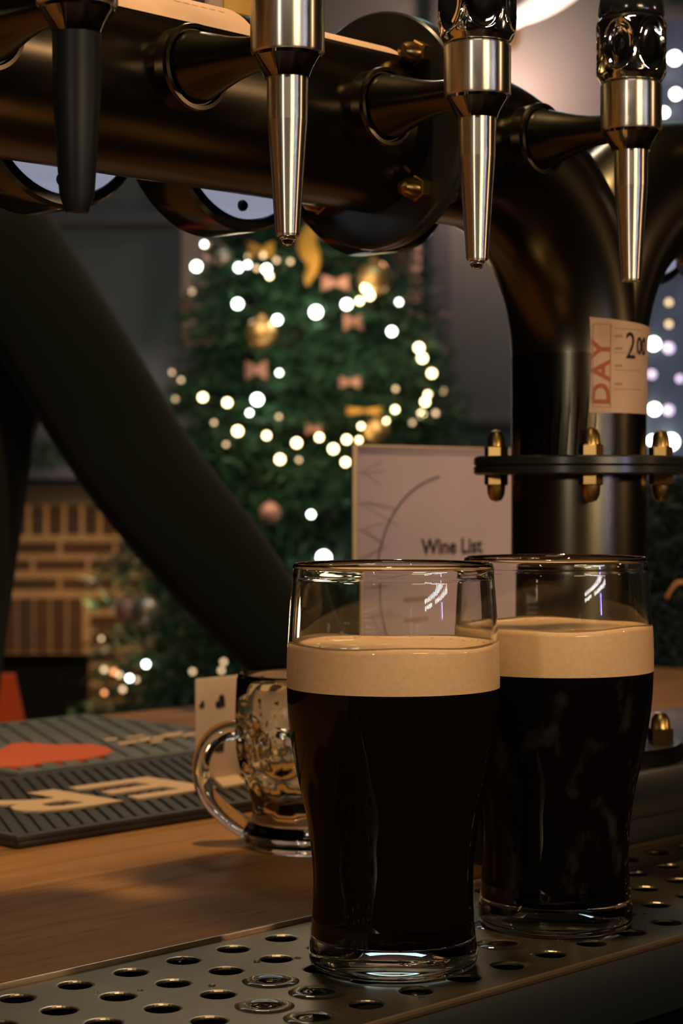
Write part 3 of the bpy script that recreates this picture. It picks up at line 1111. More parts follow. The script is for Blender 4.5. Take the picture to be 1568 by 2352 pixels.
m.add(vs + vs2, fs + [(2 * i, 2 * i + 2, k + 2 * i + 2, k + 2 * i) for i in range(len(up) - 1)] + [(2 * i + 1, k + 2 * i + 1, k + 2 * i + 3, 2 * i + 3) for i in range(len(up) - 1)])
ob('orange_stripe', m.mesh(smooth=0), 'print_orange', mat2, 'orange brush stripe')
m = MB()
for x0, y0, x1, y1, w in ((272, 1708, 315, 1702, 6), (318, 1699, 345, 1695, 8), (350, 1696, 380, 1690, 6), (380, 1688, 418, 1683, 8), (420, 1690, 452, 1684, 6), (290, 1696, 330, 1690, 4), (345, 1706, 372, 1701, 5), (240, 1700, 268, 1697, 5)):
    P, Q = Vector((*mat2_local(x0, y0), 0)), Vector((*mat2_local(x1, y1), 0))
    R_, S_ = Vector((*mat2_local(x0, y0 + w), 0)), Vector((*mat2_local(x1, y1 + w), 0))
    m.add([Vector((v.x, v.y, th2 + 0.0003)) for v in (P, Q, S_, R_)], [(0, 1, 2, 3)])
ob('worn_lettering', m.mesh(smooth=0), 'print_cream', mat2, 'worn cream lettering')

# ------------------------------------------------------------------ small card with hearts, standing on the black mat
card = thing('playing_card_sign', bar(0.318, 0.303, 0.0076), TH, 'small cream card printed with hearts standing on the black mat', 'card')
CW, CH = 0.108, 0.066
ob('board', MB().bbox((0, 0, 0), (CW, 0.0022, CH), 0.0009).mesh(), 'paper_cream', card)
ob('foot', MB().bbox((0.02, 0.0023, 0), (0.088, 0.024, 0.003), 0.0008).mesh(), 'paper_cream', card)


def heart(cx, cz, s, rot):
    m = MB()
    pts = []
    for k in range(40):
        a = 2 * PI * k / 40
        x = 16 * math.sin(a) ** 3 / 17
        y = (13 * math.cos(a) - 5 * math.cos(2 * a) - 2 * math.cos(3 * a) - math.cos(4 * a)) / 17
        c, q = math.cos(rot), math.sin(rot)
        pts.append((cx + s * (x * c - y * q), -0.0003, cz + s * (x * q + y * c)))
    m.add(pts, [tuple(range(39, -1, -1))])
    back = [(x, 0.0002, z) for x, y, z in pts]
    m.add(pts + back, [(k, (k + 1) % 40, 40 + (k + 1) % 40, 40 + k) for k in range(40)])
    return m.mesh(smooth=0)


for cx, cz, s, r in ((0.021, 0.0495, 0.0052, 0.9), (0.0045, 0.0490, 0.0028, 0.9), (0.0200, 0.0205, 0.0054, 0.7), (0.055, 0.049, 0.0036, 0.9), (0.055, 0.021, 0.0036, 0.8), (0.088, 0.049, 0.0036, 0.9), (0.088, 0.021, 0.0036, 0.8)):
    ob('heart_print', heart(cx, cz, s, r), 'print_black', card)

# ------------------------------------------------------------------ wine list in a clear holder
menu = thing('wine_list', bar(0.469, 0.3066, 0.0076), TH, 'square wine list menu in a clear acrylic stand behind the pints', 'menu')
MW, MH = 0.212, 0.2195
ob('page', MB().box((0.0022, -0.0008, 0.004), (MW - 0.0022, 0.0008, MH - 0.0018)).mesh(smooth=0), 'menu_paper', menu)
ob('acrylic_holder', MB().bbox((0, 0.0012, 0.0), (MW, 0.0034, MH), 0.0006).mesh(), 'acrylic', menu)
e = MB()
e.bbox((0, -0.0022, 0), (0.0022, 0.0011, MH), 0.0005)
e.bbox((MW - 0.0022, -0.0022, 0), (MW, 0.0011, MH), 0.0005)
e.bbox((0.0022, -0.0022, MH - 0.0018), (MW - 0.0022, 0.0011, MH), 0.0005)
ob('holder_edge', e.mesh(), 'paper_cream', menu, 'holder edge with its highlight painted in cream')  # opaque cream strips paint in the highlight of the acrylic edge
ob('holder_foot', MB().bbox((0.01, 0.0035, 0.0), (MW - 0.01, 0.05, 0.003), 0.0008).mesh(), 'acrylic', menu)


def menu_xy(x, y):
    """photo point -> page coordinates (x along, z up)"""
    o = bar(0.469, 0.3066 - 0.0012, 0.0076)
    d = Vector(((x - 784) / F, 1, -(y - HOR) / F))
    e_ = Vector((0, 0, EYE))
    s = (o - e_).dot(WV) / d.dot(WV)
    p = e_ + d * s - o
    return p.dot(U), p.z


UP = Matrix(((1, 0, 0, 0), (0, 0, -1, 0), (0, 1, 0, 0), (0, 0, 0, 1)))   # xy plane -> xz plane, facing -y
cx_, cz_ = menu_xy(1035, 1256)
l0, l1 = menu_xy(967, 1256)[0], menu_xy(1108, 1256)[0]
tm = text_mesh('Wine List', 0.030, Matrix.Identity(4), offset=0.0007)
w0 = max(v.co.x for v in tm.vertices) - min(v.co.x for v in tm.vertices)
zc0 = menu_xy(1000, 1236)[1] - menu_xy(1000, 1272)[1]
hgt = max(v.co.y for v in tm.vertices) - min(v.co.y for v in tm.vertices)
tm.transform(Matrix.Translation(((l0 + l1) / 2, -0.0012, cz_)) @ UP @ Matrix.Diagonal(((l1 - l0) / w0, zc0 / hgt, 1, 1)))
ob('title', tm, 'print_black', menu)
# ring drawn round the title
m = MB()
pts = []
for x, y in ((1010, 1094), (985, 1103), (950, 1124), (920, 1155), (895, 1195), (880, 1235), (868, 1285), (866, 1340)):
    pts.append(Vector((*menu_xy(x, y), 0)))
pts = [Vector((p.x, p.y, 0)) for p in pts]
mir = 2 * MW / 2
ring = spline(pts, 40)
bot = [Vector((p.x, 2 * pts[-1].y - p.y, 0)) for p in ring[::-1]][1:]
ring = ring + bot
for k in range(len(ring) - 1):
    a, b = ring[k], ring[k + 1]
    d = (b - a).normalized()
    q = Vector((-d.y, d.x, 0)) * 0.00055
    m.add([(v.x, -0.0012, v.y) for v in (a - q, b - q, b + q, a + q)], [(0, 1, 2, 3)])
ob('ring_line', m.mesh(smooth=0), 'print_green', menu)
m = MB()
rr = random.Random(8)
for i in range(9):                              # faint palm fronds at the left
    bx, bz = 0.004, MH - 0.02 - 0.020 * i
    for k in range(3):
        L = rr.uniform(0.025, 0.05)
        a = rr.uniform(-0.9, 0.6)
        A, B = Vector((bx + 0.004 * k, bz, 0)), Vector((min(bx + L * math.cos(a), 0.055), bz + L * math.sin(a) * 0.6, 0))
        B.y = min(B.y, MH - 0.01)
        d = (B - A).normalized()
        q = Vector((-d.y, d.x, 0)) * 0.0003
        m.add([(v.x, -0.0011, v.y) for v in (A - q, B - q, B + q, A + q)], [(0, 1, 2, 3)])
ob('frond_lines', m.mesh(smooth=0), 'menu_line', menu)
m = MB()
for y in (1377, 1424):
    a, b = menu_xy(932, y), menu_xy(1003, y)
    m.add([(x, -0.0012, z) for x, z in ((a[0], a[1] - 0.001), (b[0], a[1] - 0.001), (b[0], a[1] + 0.001), (a[0], a[1] + 0.001))], [(0, 1, 2, 3)])
ob('small_print', m.mesh(smooth=0), 'print_faint', menu)


# ------------------------------------------------------------------ leaning person
def person():
    sh = px(28, 600, 1.87)
    pts = {}
    z0 = 0.0
    cxp, cyp = sh.x - 0.165, sh.y + 0.045     # torso axis
    shz = sh.z
    V_, R_, E_ = [], [], []

    def add(p, r, par=None):
        V_.append(Vector(p))
        R_.append(r if isinstance(r, tuple) else (r, r))
        if par is not None:
            E_.append((par, len(V_) - 1))
        return len(V_) - 1

    pel = add((cxp - 0.045, cyp + 0.03, 0.93), 0.160)
    wst = add((cxp - 0.012, cyp + 0.02, 1.10), 0.168, pel)
    chs = add((cxp + 0.005, cyp + 0.005, 1.28), 0.180, wst)
    upc = add((cxp + 0.01, cyp, shz - 0.02), (0.120, 0.090), chs)
    nek = add((cxp + 0.015, cyp - 0.01, shz + 0.075), 0.050, upc)
    jaw = add((cxp + 0.018, cyp - 0.035, shz + 0.150), 0.072, nek)
    cra = add((cxp + 0.018, cyp - 0.020, shz + 0.225), 0.096, jaw)
    add((cxp + 0.018, cyp - 0.015, shz + 0.290), 0.062, cra)
    # near arm reaching to the bar
    e1 = px(325, 1085, 1.79)
    w1 = px(690, 1530, 1.69)
    a1 = add(sh, 0.068, upc)
    a2 = add(sh.lerp(e1, 0.5), 0.060, a1)
    a3 = add(e1, 0.056, a2)
    a4 = add(e1.lerp(w1, 0.5), 0.052, a3)
    a5 = add(w1, 0.038, a4)
    hd = Vector((0.98, 0.08, 0)).normalized()
    pm0 = w1 + hd * 0.030
    pm0.z = BAR + 0.030
    pm = add(pm0, (0.026, 0.017), a5)
    kn = pm0 + hd * 0.050
    kn.z = BAR + 0.020
    kc = add(kn, (0.034, 0.013), pm)
    side = Vector((-hd.y, hd.x, 0))
    for i, (o, L) in enumerate(((-0.026, 0.055), (-0.009, 0.068), (0.009, 0.072), (0.026, 0.062))):
        b0 = kn + side * o * 1.0 + hd * 0.012
        f1 = b0 + hd * L * 0.42
        f1.z = BAR + 0.022
        f2 = b0 + hd * L * 0.78
        f2.z = BAR + 0.012
        f3 = b0 + hd * L
        f3.z = BAR + 0.0095
        k0 = add(b0, 0.010, kc)
        k1 = add(f1, 0.0088, k0)
        k2 = add(f2, 0.0082, k1)
        add(f3, 0.0070, k2)
    tb = pm0 + side * 0.030 + hd * 0.020
    tb.z = BAR + 0.018
    k0 = add(tb, 0.0115, pm)
    q = tb + hd * 0.032 + side * 0.020
    q.z = BAR + 0.012
    k1 = add(q, 0.0098, k0)
    q2 = q + hd * 0.024 + side * 0.006
    q2.z = BAR + 0.0095
    add(q2, 0.0080, k1)
    # far arm hanging
    s2 = Vector((cxp - 0.175, cyp + 0.03, shz))
    b1 = add(s2, 0.066, upc)
    b2 = add(s2 + Vector((-0.05, 0.03, -0.28)), 0.052, b1)
    b3 = add(s2 + Vector((-0.03, -0.03, -0.52)), 0.036, b2)
    b4 = add(s2 + Vector((-0.02, -0.06, -0.60)), (0.034, 0.020), b3)
    for i, o in enumerate((-0.026, -0.009, 0.009, 0.026)):
        bb = s2 + Vector((-0.02, -0.065 + o, -0.64))
        k0 = add(bb, 0.0098, b4)
        k1 = add(bb + Vector((0.006, 0, -0.032)), 0.0088, k0)
        add(bb + Vector((0.016, 0, -0.056)), 0.0072, k1)
    k0 = add(s2 + Vector((0.005, -0.095, -0.60)), 0.010, b4)
    add(s2 + Vector((0.010, -0.108, -0.635)), 0.0085, k0)
    # legs
    for s in (-1, 1):
        h_ = add((cxp - 0.055 + s * 0.095, cyp + 0.03, 0.84), 0.095, pel)
        k_ = add((cxp - 0.055 + s * 0.105, cyp + 0.02, 0.48), 0.066, h_)
        n_ = add((cxp - 0.055 + s * 0.11, cyp + 0.05, 0.10), 0.046, k_)
        hl = add((cxp - 0.055 + s * 0.11, cyp + 0.045, 0.045), 0.044, n_)
        add((cxp - 0.055 + s * 0.115, cyp - 0.12, 0.032), (0.044, 0.032), hl)
    me = bpy.data.meshes.new('body')
    me.from_pydata([tuple(v) for v in V_], E_, [])
    o = bpy.data.objects.new('tmp', me)
    C.objects.link(o)
    md = o.modifiers.new('skin', 'SKIN')
    md.use_smooth_shade = True
    for i, sv in enumerate(me.skin_vertices[0].data):
        sv.radius = R_[i]
        sv.use_root = (i == 0)
    sb = o.modifiers.new('sub', 'SUBSURF')
    sb.levels = sb.render_levels = 2
    dg = bpy.context.evaluated_depsgraph_get()
    m = bpy.data.meshes.new_from_object(o.evaluated_get(dg))
    bpy.data.objects.remove(o)
    m.name = 'body'
    m.materials.clear()
    for k in ('sweater', 'skin', 'trousers', 'shoe'):
        m.materials.append(MATS[k])
    wr = w1
    wr2 = s2 + Vector((-0.03, -0.03, -0.52))
    for p in m.polygons:
        c = p.center
        p.use_smooth = True
        i = 0
        if c.z < 0.085:
            i = 3
        elif c.z < 0.95:
            i = 2
        if c.z > shz + 0.07:
            i = 1
        if (c - wr).dot((wr - e1).normalized()) > 0.0 and (c - wr).length < 0.30:
            i = 1
        if c.x < s2.x + 0.06 and c.z < wr2.z and c.z > wr2.z - 0.25 and (c - wr2).length < 0.25:
            i = 1
        p.material_index = i
    base = Vector((cxp, cyp, 0))
    m.transform(Matrix.Translation(-base))
    t = thing('person', base, 0, 'person in dark sweater leaning one arm across the bar', 'person')
    bo = bpy.data.objects.new('body', m)
    C.objects.link(bo)
    bo.parent = t
    hc = Vector((0.018, -0.012, shz + 0.215))
    hm = MB()
    n_, k_ = 28, 18
    vs, fs = [], []
    for i in range(k_ + 1):                    # cap of hair: low at the nape, high above the brow
        for q in range(n_):
            a = 2 * PI * q / n_
            low = 1.95 if math.sin(a) > 0.1 else (0.92 if math.sin(a) < -0.55 else 1.5)
            th_ = low * i / k_
            r_ = 0.094
            vs.append(hc + Vector((0.92 * r_ * math.sin(th_) * math.cos(a), 0.004 + 1.06 * r_ * math.sin(th_) * math.sin(a), 0.012 + r_ * math.cos(th_))))
    for i in range(k_):
        for q in range(n_):
            q2 = (q + 1) % n_
            fs.append((i * n_ + q, i * n_ + q2, (i + 1) * n_ + q2, (i + 1) * n_ + q))
    hm.add(vs, fs)
    ob('hair', hm.mesh(smooth=80), 'hair', t)
    ob('nose', MB().tube([hc + Vector((0, -0.092, -0.008)), hc + Vector((0, -0.116, -0.044)), hc + Vector((0, -0.096, -0.052))], [0.008, 0.012, 0.006], 10).mesh(smooth=60), 'skin', t)
    for s in (-1, 1):
        ob('ear', MB().sphere(hc + Vector((s * 0.083, 0.012, -0.030)), 0.026, 12, 8, (0.4, 0.75, 1.2)).mesh(smooth=60), 'skin', t)
        ob('eye', MB().sphere(hc + Vector((s * 0.030, -0.087, -0.014)), 0.0095, 12, 8, (1.2, 0.8, 0.8)).mesh(smooth=60), 'print_black', t)
    mo = MB().sphere(hc + Vector((0, -0.098, -0.085)), 0.022, 14, 8, (1, 0.4, 0.28))
    ob('mouth', mo.mesh(smooth=60), 'pink_ball', t)
    return t


person()

# ------------------------------------------------------------------ orange chair behind the person
cp = px(-60, 1555, 2.75)
ch = thing('dining_chair', (cp.x, 2.75, 0), 0.15, 'chair with tapering bright orange upholstered back behind the person', 'chair')
ctop = cp.z
m = MB()
wt, wb = 0.055, 0.155
vs = []
for y in (-0.02, 0.02):
    vs += [(-wb, y, 0.52), (wb, y, 0.52), (wt, y + 0.03, ctop), (-wt, y + 0.03, ctop)]
m.add(vs, [(0, 1, 2, 3), (7, 6, 5, 4), (0, 4, 5, 1), (1, 5, 6, 2), (2, 6, 7, 3), (3, 7, 4, 0)])
ob('backrest', m.mesh(smooth=0), 'orange_cloth', ch)
ob('seat', MB().bbox((-0.2, -0.40, 0.44), (0.2, 0.02, 0.50), 0.015).mesh(), 'orange_cloth', ch)
for sx in (-0.17, 0.17):
    for sy in (-0.37, 0.0):
        ob('leg', MB().tube([(sx * 1.05, sy, 0.0), (sx, sy, 0.45)], [0.013, 0.019], 8).mesh(), 'chair_wood', ch)


# ------------------------------------------------------------------ brick fireplace
YFP = 8.15
fx0, fx1 = px(-260, 0, YFP).x, px(330, 0, YFP).x
zl = lambda y: px(0, y, YFP).z
fp = thing('fireplace', ((fx0 + fx1) / 2, YB - 0.02, 0), 0, 'brick fireplace with pale mortar and dark opening beside the tree', 'fireplace')
OX = (fx0 + fx1) / 2
DY = YFP - (YB - 0.02)                    # front face in local y


def fl_(x):
    return px(x, 0, YFP).x - OX


opx0, opx1, opz = fl_(-150), fl_(204), zl(1502)
m = MB()
m.box((fx0 - OX, DY + 0.012, opz), (fx1 - OX, 0, zl(1160)))
m.box((fx0 - OX, DY + 0.012, 0), (opx0, 0, opz))
m.box((opx1, DY + 0.012, 0), (fx1 - OX, 0, opz))
ob('mortar_body', m.mesh(smooth=0), 'mortar', fp)
ob('opening', MB().box((opx0, DY + 0.25, 0), (opx1, -0.01, opz)).mesh(smooth=0), 'opening_black', fp)  # near-black block at the back of the opening
ob('mantel', MB().bbox((fx0 - OX - 0.05, DY - 0.06, zl(1160)), (fx1 - OX + 0.05, 0, zl(1112)), 0.008).mesh(), 'mantel_wood', fp)
brick_cache = {}


def brick(x0, x1, z0, z1, k):
    key = (round(x1 - x0, 4), round(z1 - z0, 4), k % 2)
    if key not in brick_cache:
        w, h = x1 - x0, z1 - z0
        me = MB().bbox((-w / 2, -0.006, -h / 2), (w / 2, 0.02, h / 2), 0.004, 1).mesh()
        me.materials.append(MATS['brick' if k % 2 else 'brick_dark'])
        brick_cache[key] = me
    o = ob('brick', brick_cache[key], None, fp)
    o.location = ((x0 + x1) / 2, DY + 0.006 - 0.003 * ((k * 7) % 3) / 3, (z0 + z1) / 2)


kk = 0
sp = 0.0175                               # joint
bw, bh, bl = 0.052, 0.046, 0.208
# rowlock course under the mantel
x = fx0 - OX + 0.01
while x + bw < fx1 - OX:
    brick(x, x + bw, zl(1229), zl(1164), (kk * 5 + kk // 3) % 7)
    x += bw + sp * 1.15
    kk += 1
# three stretcher courses
for r, (ya, yb) in enumerate(((1246, 1272), (1287, 1311), (1329, 1355))):
    x = fx0 - OX - (0.11 if r % 2 else 0.0) + 0.035
    while x < fx1 - OX:
        a, b = max(x, fx0 - OX + 0.004), min(x + bl, fx1 - OX - 0.004)
        if b - a > 0.03:
            brick(a, b, zl(yb), zl(ya), kk * 3 + r)
        x += bl + sp
        kk += 1
# soldier course above the opening
x = opx0 + 0.005
while x + 0.058 < opx1:
    brick(x, x + 0.058, zl(1498), zl(1374), kk)
    x += 0.058 + 0.009
    kk += 1
# piers beside the opening
for a0, b0 in ((fx0 - OX, opx0), (opx1, fx1 - OX)):
    z = zl(1374)
    r = 0
    while z > 0.06:
        x = a0 + 0.006 - (0.1 if r % 2 else 0)
        while x < b0 - 0.01:
            a, b = max(x, a0 + 0.004), min(x + bl, b0 - 0.004)
            if b - a > 0.03:
                brick(a, b, z - bh, z, kk)
            x += bl + sp
            kk += 1
        z -= bh + 0.026
        r += 1


# ------------------------------------------------------------------ evergreen foliage
def foliage_mesh(branches, mats, needle=0.05, rng=None, per=11, twigs=9, width=0.0035):
    """branches: list of (base, tip); every branch carries twigs with needles"""
    rng = rng or np.random.default_rng(1)
    V, Fc, MI = [], [], []
    for A, B in branches:
        A, B = np.array(A), np.array(B)
        d = B - A
        L = np.linalg.norm(d)
        d = d / max(L, 1e-6)
        s0 = np.cross(d, (0, 0, 1.0))
        s0 = s0 / max(np.linalg.norm(s0), 1e-6)
        for j in range(twigs):
            f = 0.30 + 0.70 * (j + rng.random()) / twigs
            o = A + d * L * f
            o[2] -= 0.10 * L * f * f
            sg = 1 if j % 2 else -1
            td = d * 0.75 + s0 * sg * (0.6 + 0.3 * rng.random()) + np.array((0, 0, -0.12 + 0.3 * rng.random()))
            td /= np.linalg.norm(td)
            tl = (0.10 + 0.16 * (1 - f)) * (0.5 + 0.5 * min(L / 0.5, 1.4))
            mi = 1 if rng.random() < 0.4 else 0
            for k in range(per):
                q = o + td * tl * (k + rng.random()) / per
                nd = td * 0.6 + rng.normal(0, 0.6, 3)
                nd /= np.linalg.norm(nd)
                sd = np.cross(nd, rng.normal(0, 1, 3))
                sd /= max(np.linalg.norm(sd), 1e-6)
                ln = needle * (0.7 + 0.6 * rng.random())
                b = len(V)
                V += [tuple(q - sd * width), tuple(q + sd * width), tuple(q + nd * ln)]
                Fc.append((b, b + 1, b + 2))
                MI.append(mi)
    m = bpy.data.meshes.new('foliage')
    m.from_pydata(V, [], Fc)
    for k in mats:
        m.materials.append(MATS[k])
    m.polygons.foreach_set('material_index', MI)
    return m


YT = 7.35
TXA = px(715, 0, YT).x
tree_rows = [(150, 0), (300, 120), (420, 170), (520, 205), (600, 228), (750, 272), (900, 305), (1050, 350), (1200, 405), (1350, 450), (1500, 495), (1750, 520), (1830, 500)]
tz = np.array([px(0, y, YT).z for y, _ in tree_rows][::-1])
tr = np.array([h / F * YT for _, h in tree_rows][::-1])


def trad(z):
    return float(np.interp(z, tz, tr))


tree = thing('christmas_tree', (TXA, YT, 0), 0, 'tall decorated christmas tree glowing with fairy lights beside the fireplace', 'christmas tree')
rng = np.random.default_rng(3)
zmin, zmax = tz[0] + 0.02, tz[-1]
br = []
nb = 620
for i in range(nb):
    f = (i + 0.5) / nb
    z = zmin + (zmax - zmin) * (1 - (1 - f) ** 0.72)
    r = trad(z) * (0.78 + 0.30 * rng.random()) + 0.03
    a = i * 2.39996 + rng.random() * 0.5
    zz_ = z + 0.10 * r
    br.append(((0, 0, zz_), (r * math.cos(a), r * math.sin(a), z - 0.05 * rng.random())))
fo = ob('foliage', foliage_mesh(br, ('needle', 'needle_light'), 0.055, rng, per=13, twigs=11, width=0.0045), None, tree, kind='stuff')
m = MB().tube([(0, 0, 0.1), (0, 0, zmax - 0.05)], [0.05, 0.008], 10)
ob('trunk', m.mesh(), 'bark', tree)
m = MB()
rg = random.Random(2)
for A, B in br[::2]:
    A, B = Vector(A), Vector(B)
    mid = A.lerp(B, 0.55) - Vector((0, 0, 0.02))
    m.tube([A, mid, B], [0.008, 0.006, 0.002], 4, caps=False)
ob('branches', m.mesh(smooth=0), 'bark', tree, kind='stuff')
ob('stand', MB().lathe([(1e-6, 0), (0.22, 0), (0.20, 0.03), (0.08, 0.05), (0.07, 0.16), (1e-6, 0.16)], 24).mesh(), 'bark', tree)


def on_tree(x, y, k=0.97):
    """point on the front of the tree seen at photo pixel (x, y)"""
    Y = YT - 0.3
    for _ in range(6):
        p = px(x, y, Y)
        r = trad(p.z)
        dx = p.x - TXA
        Y = YT - k * math.sqrt(max(r * r - dx * dx, 0.0)) - 0.04
    return px(x, y, Y)


# fairy lights: one string of bulbs
c4 = lambda x, y: (380 + x / 1.96, 480 + y / 1.96)
c3 = lambda x, y: (x / 2.24, 950 + y / 2.24)
bulbs = []
for x, y, r, k in ((175, 160, 9, 'w'), (140, 260, 17, 'w'), (330, 265, 13, 'w'), (370, 252, 9, 'w'), (455, 272, 14, 'w'), (468, 303, 9, 'g'), (562, 238, 8, 'd'), (325, 428, 16, 'w'),
                   (503, 500, 14, 'w'), (677, 465, 20, 'w'), (815, 430, 16, 'w'), (873, 415, 11, 'g'), (905, 355, 18, 'g'), (918, 390, 14, 'g'), (1050, 420, 9, 'w'), (1018, 552, 14, 'w'),
                   (1140, 625, 15, 'g'), (1155, 672, 15, 'g'), (1198, 740, 14, 'g'), (1180, 835, 10, 'g'), (1168, 868, 13, 'g'), (1153, 925, 12, 'g'), (1033, 903, 10, 'g'), (995, 955, 8, 'g'),
                   (880, 978, 8, 'g'), (870, 1040, 8, 'g'), (512, 738, 8, 'w'), (168, 848, 13, 'g'), (278, 872, 13, 'g'), (413, 858, 18, 'w'), (378, 918, 8, 'w'), (218, 962, 7, 'd'),
                   (325, 1000, 15, 'g'), (455, 1020, 11, 'g'), (590, 1053, 14, 'g'), (692, 1028, 11, 'g'), (755, 1080, 14, 'g'), (815, 1038, 12, 'g'), (810, 1140, 12, 'g'), (515, 1127, 14, 'g'),
                   (600, 1130, 7, 'd'), (272, 1060, 7, 'd'), (655, 1375, 10, 'w'), (712, 1570, 22, 'w'), (410, 268, 8, 'd'), (500, 232, 8, 'd'), (510, 935, 7, 'd'), (1035, 810, 8, 'd'),
                   (1250, 820, 9, 'd'), (1215, 920, 9, 'd'), (30, 735, 8, 'd'), (70, 770, 8, 'd'), (45, 855, 8, 'd'), (120, 372, 9, 'd'), (1110, 962, 8, 'd'), (375, 215, 9, 'd'), (440, 210, 9, 'd')):
    bulbs.append((*c4(x, y), r, k))
for x, y, r, k in ((750, 1290, 10, 'w'), (535, 1318, 9, 'd'), (613, 1345, 9, 'd'), (665, 1362, 9, 'w'), (630, 1420, 9, 'd'), (535, 1437, 8, 'r'), (700, 1370, 7, 'd'), (990, 1328, 8, 'd'),
                   (1150, 1278, 8, 'd'), (1138, 1322, 8, 'd'), (520, 1158, 7, 'd'), (585, 1330, 10, 'r')):
    bulbs.append((*c3(x, y), r, k))
sl = thing('fairy_lights', (TXA, YT - 0.55, 0.45), 0, 'string of warm white fairy lights wound round the tree', 'fairy lights')
org = Vector((TXA, YT - 0.55, 0.45))
pos = []
bm_cache = {}
for x, y, r, k in bulbs:
    p = on_tree(x, y, 1.03) - org
    pos.append(p)
    R = r / F * (YT - 0.4) * 0.60
    key = (r, k)
    if key not in bm_cache:
        bm_cache[key] = MB().sphere((0, 0, 0), R, 10, 8).mesh(smooth=60)
        bm_cache[key].materials.append(MATS[{'w': 'bulb_white', 'g': 'bulb_warm', 'd': 'bulb_dim', 'r': 'bulb_red'}[k]])
    o = ob('bulb', bm_cache[key], None, sl)
    o.location = p
order = sorted(pos, key=lambda p: (round(p.z / 0.16), p.x if round(p.z / 0.16) % 2 else -p.x))
ob('cable', MB().tube([p + Vector((0, 0.02, 0)) for p in order], 0.0025, 5).mesh(), 'wire_green', sl)
# the light those bulbs throw on the branches
for p, e in (((600, 700), 1.6), ((850, 900), 1.6), ((600, 1050), 1.6), ((800, 640), 1.6)):
    q = on_tree(p[0], p[1], 1.0)
    l = bpy.data.lights.new('fairy_glow', 'POINT')
    l.energy = e
    l.color = (1.0, 0.76, 0.45)
    l.shadow_soft_size = 0.12
    o = bpy.data.objects.new('fairy_glow', l)
    C.objects.link(o)
    o.parent = sl
    o.location = q - org + Vector((0, -0.22, 0))


l = bpy.data.lights.new('brick_fill_light', 'POINT')  # added light to brighten the bricks, belongs to no bulb
l.energy = 8.0
l.color = (1.0, 0.66, 0.34)
l.shadow_soft_size = 0.1
o = bpy.data.objects.new('brick_fill_light', l)
C.objects.link(o)
o.parent = sl
o.location = px(175, 1400, 7.45) - org


# baubles and bows
def bauble(x, y, rpx, m_, label, sc=(1, 1, 1)):
    p = on_tree(x, y, 1.02)
    R = rpx / F * p.y
    t = thing('bauble', p, 0, label, 'bauble', 'baubles on the tree')
    ob('ball', MB().sphere((0, 0, 0), R, 24, 16, sc).mesh(smooth=60), m_, t)
    ob('cap', MB().lathe([(R * 0.22, R * 0.93 * sc[2]), (R * 0.22, R * 1.12 * sc[2]), (R * 0.1, R * 1.18 * sc[2]), (1e-6, R * 1.2 * sc[2])], 12).mesh(), 'gold_ball', t)


for a in ((600, 766, 36, 'gold_ball', 'large matt gold bauble touching a white fairy light below the pearly bauble'),
          (864, 992, 30, 'gold_ball', 'tan gold bauble hanging just above the wine list'),
          (620, 1179, 24, 'pink_ball', 'copper pink bauble beside the leaning forearm'),
          (335, 1402, 34, 'pearl_ball', 'pearly bauble low on the tree in front of the brickwork'),
          (428, 704, 17, 'pink_ball', 'small coral bauble at the edge of the pink canvas'),
          (858, 640, 40, 'gold_ball', 'big gold bauble high on the tree glowing by lights'),
          (512, 590, 24, 'pearl_ball', 'pearly bauble high on the tree below the middle badge'),
          (484, 580, 18, 'pink_ball', 'small pink bauble touching the pearly one high on the tree'),
          (290, 1400, 30, 'pink_ball', 'dim copper bauble by the brick pier')):
    bauble(*a)


def bow(x, y, w, h, m_, label):
    p = on_tree(x, y, 1.03)
    t = thing('ribbon_bow', p, 0, label, 'bow', 'ribbon bows on the tree')
    W_, H_ = w / F * p.y / 2, h / F * p.y / 2
    for s in (-1, 1):
        ring = []
        for k in range(17):
            a = 2 * PI * k / 16
            ring.append((s * W_ * (0.5 - 0.5 * math.cos(a)), 0.25 * H_ * math.sin(a), 0))
        m = MB()
        vs, fs = [], []
        for q in ring:
            hh_ = H_ * (0.35 + 0.65 * abs(q[0]) / W_)
            vs += [(q[0], q[1], -hh_), (q[0], q[1], hh_)]
        for k in range(16):
            fs.append((2 * k, 2 * k + 2, 2 * k + 3, 2 * k + 1))
        ob('loop', m.add(vs, fs).mesh(smooth=60), m_, t)
    ob('knot', MB().sphere((0, -0.006, 0), H_ * 0.4, 10, 8).mesh(smooth=60), m_, t)


for a in ((770, 650, 64, 36, 'pink_ball', 'salmon pink bow below the gold ribbon'),
          (811, 740, 44, 40, 'pink_ball', 'salmon pink bow near the tree middle beside white lights'),
          (803, 878, 48, 28, 'pink_ball', 'salmon pink bow in the dark middle of the tree'),
          (588, 850, 50, 46, 'pink_ball', 'salmon pink bow below the large gold bauble'),
          (836, 944, 80, 18, 'gold_ribbon', 'flat gold bow above the wine list'),
          (720, 985, 34, 26, 'pink_ball', 'dull red bow above the lowest row of lights'),
          (600, 575, 60, 40, 'gold_ribbon', 'bronze bow high on the tree')):
    bow(*a)
# long gold streamer at the top
p = on_tree(712, 580, 1.03)
stp = MB()
pts = [p + Vector((0.012 * math.sin(k * 0.9), -0.01, 0.15 - 0.022 * k)) - p for k in range(13)]
stp.tube(pts, [0.012, 0.016, 0.020, 0.024, 0.030, 0.034, 0.036, 0.034, 0.030, 0.022, 0.020, 0.014, 0.006], 10, squash=(0.4, 1))
so_ = ob('gold_streamer', stp.mesh(smooth=60), 'gold_ribbon')
so_.location = p
tag(so_, 'long gold streamer hanging from the top of the tree', 'ribbon')

